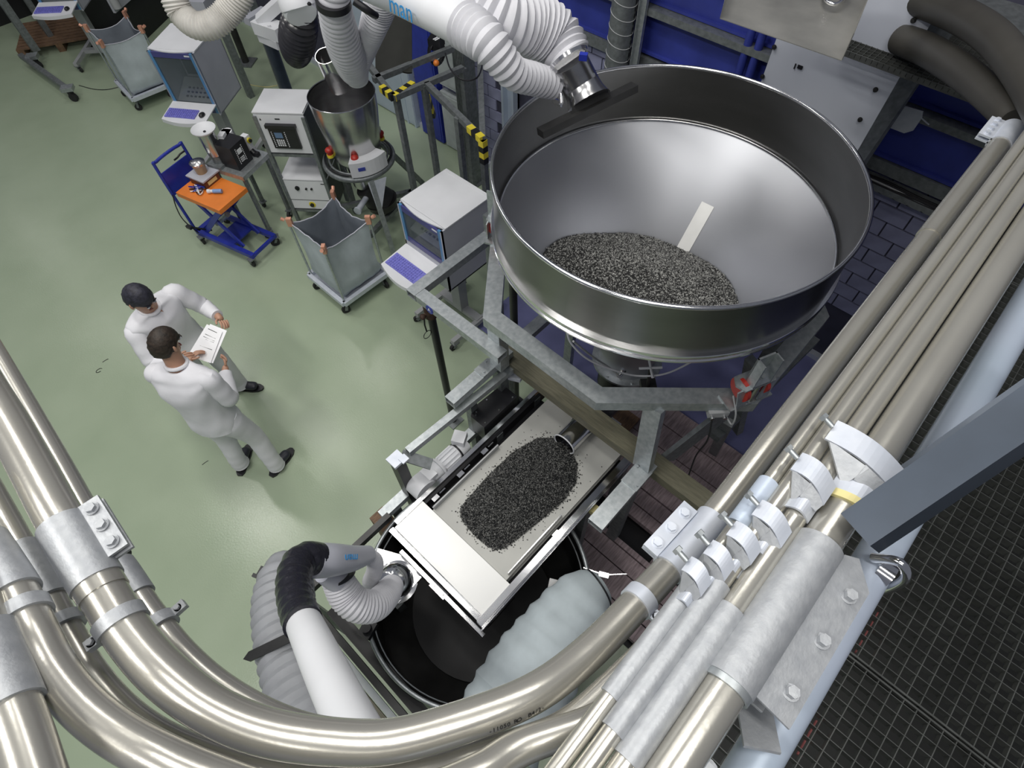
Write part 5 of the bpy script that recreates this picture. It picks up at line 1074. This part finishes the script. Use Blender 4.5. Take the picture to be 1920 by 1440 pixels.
obj('switch_panel', G().bb((-.42, -.14, .55), (.08, -.10, .92)), M_WHITEG, t)
g = G(); g.cyl((.25, .1, .98), (.65, .2, .98), .14, 24)
for i in range(12): g.lathe([(.15, 0), (.15, .008)], (.28+.03*i, .105+.0075*i, .98), 24, R=Matrix.Rotation(PI/2, 3, 'Y'))
obj('motor', g, M_LGREY, t); g = G(); g.cyl((-.33, -.14, .8), (-.33, -.17, .8), .03, 14); obj('knob', g, M_BLACK, t); obj('knob', G().cyl((-.2, -.14, .8), (-.2, -.17, .8), .02, 14), M_BLACK, t)
g = G(); g.cyl((-.40, -.2, .62), (-.40, -.2, .95), .06, 20); obj('canister', g, M_LGREY, t)
t = thing('white_machine_parts', 'pale machine assembly at the top edge above the beige hose', 'machine', at(430, 0, 1.2), world=True)
for px, py, z, s_, rz in ((380, -5, 1.3, (.5, .3, .12), .6), (455, 12, 1.3, (.35, .12, .1), 1.2), (480, 30, 1.3, (.3, .1, .08), .2), (350, 5, 1.2, (.2, .2, .2), .4)): obj('housing', G().box(at(px, py, z), s_, rz), M_WHITEG, t)
g = G(); g.bb((4.0, 6.8, 1.0), (4.1, 6.9, 1.1)); 
for px, py in ((400, 10), (470, -2)): q = at(px, py, 1.2); obj('leg', G().bb((q.x-.04, q.y-.04, 0), (q.x+.04, q.y+.04, 1.2)), M_GALVD, t)
t = thing('dark_back_machine', 'large dark equipment filling the far background beyond the gantry', 'machine', (3.0, 13.6, 0)); obj('body', G().bb((-2.5, -.5, 0), (3.0, 1.5, 2.2)), M_BLACK, t); obj('frame', G().bb((-3.2, -.7, 0), (-2.6, -.4, 2.0)), M_GALVD, t)
# thin floor cables
def fcable(name, lst, m, label, r=.005):
    g = G(); g.tube([V(p) for p in spline([tuple(at(x, y, r)) for x, y in lst], 8)], r, 6); tag(obj(name, g, m), label, 'cable')
fcable('floor_cable', [(148, 160), (175, 167), (200, 168), (228, 162)], M_BLACK, 'thin black cable on the floor at the feet of the upper left trolley')
fcable('floor_cable', [(452, 153), (475, 160), (500, 163), (520, 160)], M_SAND, 'thin yellow cable on the floor behind the upper control box')
fcable('hanging_cable', [(888, 345), (905, 325), (918, 300)], M_BLACK, 'black cable between wide post and hopper')
# ============================================================ people
def skin_mesh(verts, edges, sub=2):
    """verts: {name:(co, rx, ry)}; returns evaluated mesh data (verts, faces)"""
    names = list(verts); me = bpy.data.meshes.new('tmp'); me.from_pydata([verts[n][0] for n in names], [(names.index(a), names.index(b)) for a, b in edges], [])
    o = bpy.data.objects.new('tmp', me); C.objects.link(o); sk = o.modifiers.new('s', 'SKIN'); sk.use_smooth_shade = True; sk.branch_smoothing = 0.6
    for i, n in enumerate(names):
        sv = me.skin_vertices[0].data[i]; sv.radius = verts[n][1:3]; sv.use_root = (i == 0)
    ss = o.modifiers.new('u', 'SUBSURF'); ss.levels = sub; ss.render_levels = sub
    bpy.context.view_layer.update(); ev = bpy.data.meshes.new_from_object(o.evaluated_get(bpy.context.evaluated_depsgraph_get()))
    vs = [v.co.copy() for v in ev.vertices]; fs = [tuple(p.vertices) for p in ev.polygons]
    bpy.data.objects.remove(o); bpy.data.meshes.remove(me); bpy.data.meshes.remove(ev); return vs, fs
def person(label, loc, f, J, hair, cloth, look):
    """f: forward direction; J: joints in body frame (x right, y forward, z up)"""
    rz = math.atan2(f[1], f[0])-PI/2
    t = thing('person', label, 'person', loc, rz)
    for k in list(J):
        if not isinstance(J[k], int): J[k] = V(J[k])
    g = G()
    # body: trunk, neck, head, arms, legs in one skin
    vt = {'pel': (J['pel'], .125, .10), 'belly': (J['pel'].lerp(J['chest'], .5), .115, .085), 'chest': (J['chest'], .125, .085), 'nb': (J['neck'], .062, .06), 'hb': (J['head']-look*.015-V((0, 0, .075)), .062, .068), 'hc': (J['head'], .078, .098), 'ht': (J['head']+V((0, 0, .075)), .066, .085)}
    ed = [('pel', 'belly'), ('belly', 'chest'), ('chest', 'nb'), ('nb', 'hb'), ('hb', 'hc'), ('hc', 'ht')]
    for s_ in 'LR':
        vt['sh'+s_] = (J['sh'+s_], .045, .045); vt['el'+s_] = (J['el'+s_], .042, .042); vt['wr'+s_] = (J['wr'+s_], .026, .03)
        vt['hp'+s_] = (J['hp'+s_], .08, .085); vt['kn'+s_] = (J['kn'+s_], .058, .062); vt['an'+s_] = (J['an'+s_], .04, .045)
        ed += [('chest', 'sh'+s_), ('sh'+s_, 'el'+s_), ('el'+s_, 'wr'+s_), ('pel', 'hp'+s_), ('hp'+s_, 'kn'+s_), ('kn'+s_, 'an'+s_)]
        pm = J['wr'+s_].lerp(J['hand'+s_], .55); vt['pm'+s_] = (pm, .036, .020); ed.append(('wr'+s_, 'pm'+s_))
    vs, fs = skin_mesh(vt, ed); g.add(vs, fs, True)
    # hands: five separate fingers
    for s_ in 'LR':
        w_, h_ = J['wr'+s_], J['hand'+s_]; d = (h_-w_).normalized(); pn = J.get('palm'+s_, V((0, 0, -1))); side = d.cross(pn).normalized(); pn = side.cross(d).normalized()
        pm = w_.lerp(h_, .55)
        for k in range(4):
            L_ = (.068, .078, .073, .058)[k]; o = pm+side*(-.027+.018*k)+d*.012; vs, fs = skin_mesh({'a': (o, .0095, .0095), 'b': (o+d*L_*.45+pn*.006, .009, .009), 'c': (o+d*L_*.72+pn*.026, .0085, .0085), 'e': (o+d*L_*.82+pn*.046, .007, .007)}, [('a', 'b'), ('b', 'c'), ('c', 'e')], 1); g.add(vs, fs, True)
        sg = 1 if J.get('thumb'+s_, 1) > 0 else -1
        o = pm-d*.02-side*.022*sg; vs, fs = skin_mesh({'a': (o, .011, .011), 'b': (o-side*.024*sg+d*.022+pn*.008, .010, .010), 'c': (o-side*.028*sg+d*.048+pn*.022, .008, .008)}, [('a', 'b'), ('b', 'c')], 1); g.add(vs, fs, True)
    # face
    hd = J['head']; lk = look.normalized(); sd = lk.cross(V((0, 0, 1))).normalized(); upv_ = sd.cross(lk)
    def hp_(a, b, c): return hd+lk*a+sd*b+upv_*c
    vs, fs = skin_mesh({'a': (hp_(.085, 0, .02), .010, .010), 'b': (hp_(.105, 0, -.012), .014, .012), 'c': (hp_(.088, 0, -.022), .012, .01)}, [('a', 'b'), ('b', 'c')], 1); g.add(vs, fs, True)
    for q in (-1, 1): g.ball(hp_(.0, q*.082, -.005), .028, 12, (.5, .45, 1)); 
    g.ball(hp_(.062, 0, -.078), .032, 12, (.9, 1, .7))
    body = obj('body', g, M_SKIN, t)
    g = G()
    for q in (-1, 1): g.ball(hp_(.088, q*.032, .012), .012, 10)
    obj('eye', g, M_WHITEP, body); g = G()
    for q in (-1, 1): g.ball(hp_(.096, q*.032, .012), .006, 8); g.beam(hp_(.094, q*.018, .032), hp_(.088, q*.05, .034), .006, .006)
    obj('brow_and_pupil', g, hair, body); g = G(); g.tube([hp_(.086, -.022, -.052), hp_(.094, 0, -.054), hp_(.086, .022, -.052)], .006, 8); obj('mouth', g, M_RED if False else mat('lips', (.35, .13, .11), .5) if 'lips' not in MATS else MATS['lips'], body)
    # hair cap
    vs = []; fs = []; n_, m_ = 26, 12
    for i in range(m_+1):
        th = (PI*0.60)*i/m_
        for k in range(n_):
            a = 2*PI*k/n_; fr_ = math.cos(a)
            th2 = th*(0.72 if fr_ > .3 else (1.12 if fr_ < -.2 else .95)); rr_ = 1+.03*math.sin(7*a+3*i)
            vs.append(hp_(.104*rr_*math.sin(th2)*math.cos(a)-.008, .088*rr_*math.sin(th2)*math.sin(a), .005+.125*math.cos(th2)))
    for i in range(m_):
        for k in range(n_): fs.append((i*n_+k, i*n_+(k+1) % n_, (i+1)*n_+(k+1) % n_, (i+1)*n_+k))
    g = G().add(vs, fs, True); obj('hair', g, hair, t)
    # jacket: lofted torso with shoulder yoke, plus sleeves
    pe, ch, nk_ = J['pel'], J['chest'], J['neck']; shm = (J['shL']+J['shR'])/2; hw = (J['shR']-J['shL']).length/2
    st = [(pe-V((0, 0, .12)), .19, .15), (pe-V((0, 0, .04)), .183, .15), (pe+V((0, 0, .06)), .172, .135), (pe.lerp(ch, .6), .172, .13), (ch, .19, .135), (ch.lerp(shm, .6), hw+.02, .13), (shm, hw+.045, .105), (shm+V((0, 0, .04)), hw+.015, .085), (shm.lerp(nk_, .7)+V((0, 0, .02)), .10, .072), (nk_+V((0, 0, -.005)), .068, .066)]
    vs = []; fs = []; n_ = 32; sp = spline([(*a, b, c) for a, b, c in st], 4)
    for i, q in enumerate(sp):
        for k in range(n_):
            a = 2*PI*k/n_; wv = 1+.018*math.sin(3*a+i*.5)+.012*math.sin(7*a-i*.8); ca, sa = math.cos(a), math.sin(a); e_ = .85
            vs.append(V((q[0]+q[3]*wv*math.copysign(abs(ca)**e_, ca), q[1]+q[4]*wv*math.copysign(abs(sa)**e_, sa), q[2])))
    for i in range(len(sp)-1):
        for k in range(n_): fs.append((i*n_+k, i*n_+(k+1) % n_, (i+1)*n_+(k+1) % n_, (i+1)*n_+k))
    g = G().add(vs, fs, True)
    for s_ in 'LR':
        sh, el, wr = J['sh'+s_], J['el'+s_], J['wr'+s_]; inn = sh.lerp(ch, .35)
        sp2 = spline([(*inn, .065), (*(sh+V((0, 0, -.015))), .074), (*sh.lerp(el, .5), .070), (*el.lerp(sh, .12), .066), (*el.lerp(wr, .12), .063), (*el.lerp(wr, .5), .056), (*el.lerp(wr, .9), .047)], 5)
        g.tube([V(q[:3]) for q in sp2], [float(q[3])*(1+.03*math.sin(i*1.3)) for i, q in enumerate(sp2)], 20)
    obj('jacket', g, cloth, t)
    g = G(); nk = J['neck']; g.tube([nk+V((.068*math.cos(a), .066*math.sin(a)+.005, .0-.02*math.sin(a)+.005)) for a in [2*PI*i/20 for i in range(20)]], .014, 8, closed=True); obj('collar', g, cloth, t)
    st = [(pe+V((0, 0, .02)), .165, .13), (pe-V((0, 0, .06)), .178, .14), (pe-V((0, 0, .13)), .175, .135), (pe-V((0, 0, .19)), .14, .11), (pe-V((0, 0, .22)), .05, .05)]
    vs = []; fs = []; sp = spline([(*a, b, c) for a, b, c in st], 3)
    for q in sp:
        for k in range(24): a = 2*PI*k/24; vs.append(V((q[0]+q[3]*math.cos(a), q[1]+q[4]*math.sin(a), q[2])))
    for i in range(len(sp)-1):
        for k in range(24): fs.append((i*24+k, i*24+(k+1) % 24, (i+1)*24+(k+1) % 24, (i+1)*24+k))
    g = G().add(vs, fs, True)
    for s_ in 'LR':
        h_, k_, a_ = J['hp'+s_], J['kn'+s_], J['an'+s_]
        sp = spline([(*(h_+V((0, 0, .03))), .09), (*(h_-V((0, 0, .06))), .108), (*h_.lerp(k_, .5), .092), (*k_, .078), (*k_.lerp(a_, .5), .074), (*(a_+V((0, 0, .05))), .07), (*(a_-V((0, 0, .03))), .074)], 5)
        g.tube([V(q[:3]) for q in sp], [float(q[3])*(1+.035*math.sin(i*1.9)*(i/len(sp))) for i, q in enumerate(sp)], 22)
    obj('trousers', g, cloth, t)
    for s_ in 'LR':
        a_ = J['an'+s_]; d = V(J['toe'+s_]); d.normalize(); b = V((a_.x, a_.y, .045)); sv = V((-d.y, d.x, 0))
        vs, fs = skin_mesh({'m': (b+d*.03+V((0, 0, .008)), .046, .045), 'h': (b-d*.055, .042, .042), 'f': (b+d*.10, .050, .038), 't': (b+d*.165, .046, .032)}, [('m', 'h'), ('m', 'f'), ('f', 't')])
        for v in vs: v.z = max(v.z, .012)
        so = obj('shoe', G().add(vs, fs, True), M_SHOE, t); g = G(); pr = [b-d*.10+sv*.02, b-d*.10-sv*.02, b-d*.07-sv*.038, b+d*.0-sv*.04, b+d*.10-sv*.048, b+d*.165-sv*.042, b+d*.20-sv*.022, b+d*.208, b+d*.20+sv*.022, b+d*.165+sv*.042, b+d*.10+sv*.048, b+d*.0+sv*.04, b-d*.07+sv*.038]
        for q in pr: q.z = 0
        g.prism(pr, (0, 0, .02)); obj('sole', g, M_BLACK, so)
    return t
# lower worker (back to the camera). body frame: x right, y forward
fB = V((.81, .58, 0)).normalized()
JB = {'pel': (0, 0, .95), 'chest': (0, .0, 1.28), 'neck': (0, .06, 1.49), 'head': (-.015, .115, 1.655), 'shL': (-.185, .03, 1.41), 'shR': (.185, .03, 1.41),
      'elL': (-.29, .12, 1.16), 'elR': (.23, .03, 1.12), 'wrL': (-.20, .30, 1.15), 'wrR': (.09, .27, 1.12), 'handL': (-.15, .38, 1.18), 'handR': (.075, .36, 1.14), 'palmL': (.6, .3, -.7), 'palmR': (-.8, 0, .5), 'thumbR': -1,
      'hpL': (-.10, .0, .88), 'hpR': (.10, .0, .88), 'knL': (-.12, .03, .48), 'knR': (.15, .05, .48), 'anL': (-.13, -.02, .085), 'anR': (.19, .0, .085), 'toeL': (-.1, 1, 0), 'toeR': (.35, 1, 0)}
person('person in white work clothes seen from behind, holding a sheet of paper', (.0, 3.21, 0), fB, JB, M_HAIR, M_CLOTH, V((.35, .9, -.35)).normalized())
fA = V((.25, -1, 0)).normalized()
JA = {'pel': (0, -.02, .95), 'chest': (.03, .02, 1.27), 'neck': (.06, .07, 1.46), 'head': (.085, .115, 1.61), 'shL': (-.15, .05, 1.41), 'shR': (.235, .04, 1.37),
      'elL': (-.26, .10, 1.16), 'elR': (.32, .13, 1.12), 'wrL': (-.23, .31, 1.17), 'wrR': (.22, .31, 1.15), 'handL': (-.21, .39, 1.18), 'handR': (.17, .37, 1.17), 'palmL': (.5, 0, -.8), 'palmR': (-.5, 0, -.8), 'thumbR': -1,
      'hpL': (-.10, .0, .88), 'hpR': (.10, .0, .88), 'knL': (-.13, .03, .48), 'knR': (.10, .03, .48), 'anL': (-.15, .0, .085), 'anR': (.10, .0, .085), 'toeL': (-.5, 1, 0), 'toeR': (.2, 1, 0)}
person('person in white work clothes facing the camera and bending over the sheet of paper', (.22, 3.98, 0), fA, JA, M_HAIRD, M_CLOTH, V((-.15, .85, -.55)).normalized())
# sheet of paper with a few black lines
pc = at(387, 646, 1.15); A, B, Cc, Dd = at(388, 608, 1.19), at(417, 622, 1.19), at(395, 681, 1.12), at(352, 667, 1.12)
t = thing('paper_sheet', 'white sheet of paper with black lines held between the two people', 'paper', pc, world=True)
g = G(); g.prism([A, B, Cc, Dd], (0, 0, .0015)); obj('sheet', g, M_PAPER, t)
def pp_(u, v): return (A.lerp(B, u)).lerp(Dd.lerp(Cc, u), v)+V((0, 0, .0022))
for v, u0, u1 in ((.10, .2, .75), (.27, .2, .8), (.35, .18, .8), (.40, .35, .8), (.62, .25, .85)): g = G(); g.beam(pp_(u0, v), pp_(u1, v), .005, .0006); obj('printed_line', g, M_INK, t)
t2 = thing('paper_sheet', 'second white sheet lying slightly turned under the printed one', 'paper', pc-V((0, 0, .01)), world=True)
g = G(); g.prism([A+V((.02, -.012, -.006)), B+V((.03, -.012, -.006)), Cc+V((.012, -.01, -.006)), Dd+V((.012, -.01, -.006))], (0, 0, .0015)); obj('sheet', g, M_PAPER, t2)
# scuffs on the floor
for i, (px, py, l) in enumerate(((196, 678, 'tiny dark scrap on the green floor left of the people'), (186, 695, 'small dark ring mark on the green floor left of the people'), (383, 870, 'thin dark scrap on the floor below the people'))):
    q = at(px, py, 0); g = G(); g.tube([q+V((.03*math.cos(a)*(1 if i == 1 else 1.4), .02*math.sin(a)*(1 if i == 1 else .3), .003)) for a in [j*.5 for j in range(11 if i == 1 else 5)]], .003, 5); tag(obj('scrap', g, M_BLACK), l, 'scrap')
# repeats carry one group phrase each
GR = {'pipe_yoke': 'cast yokes on the pipe bundle', 'computer_cabinet': 'white computer cabinets', 'bag_trolley': 'grey cloth bag trolleys', 'conveying_pipe': 'bent conveying pipes in the foreground', 'straight_pipe': 'straight pipes along the walkway', 'load_cell_stand': 'load cell stands under the hopper', 'floor_grating': 'dark floor gratings', 'blue_wall_panel': 'blue panels on the wall', 'control_box': 'white control boxes on the rack', 'wall_cabinet': 'cabinets along the wall', 'person': 'people in white work clothes', 'paper_sheet': 'sheets of paper held by the people', 'curved_hose': 'thick curved hoses, top right', 'wood_offcut': 'timber offcuts on the platform', 'blue_upright': 'short blue uprights', 'pink_hose': 'pink hoses under the grating', 'scrap': 'scraps and marks on the floor', 'wall_channel': 'pale wall channels', 'floor_cable': 'thin cables on the floor'}
for o in list(C.objects):
    b = o.name.split('.')[0]
    if o.parent is None and b in GR and o.get('label'): o['group'] = GR[b]
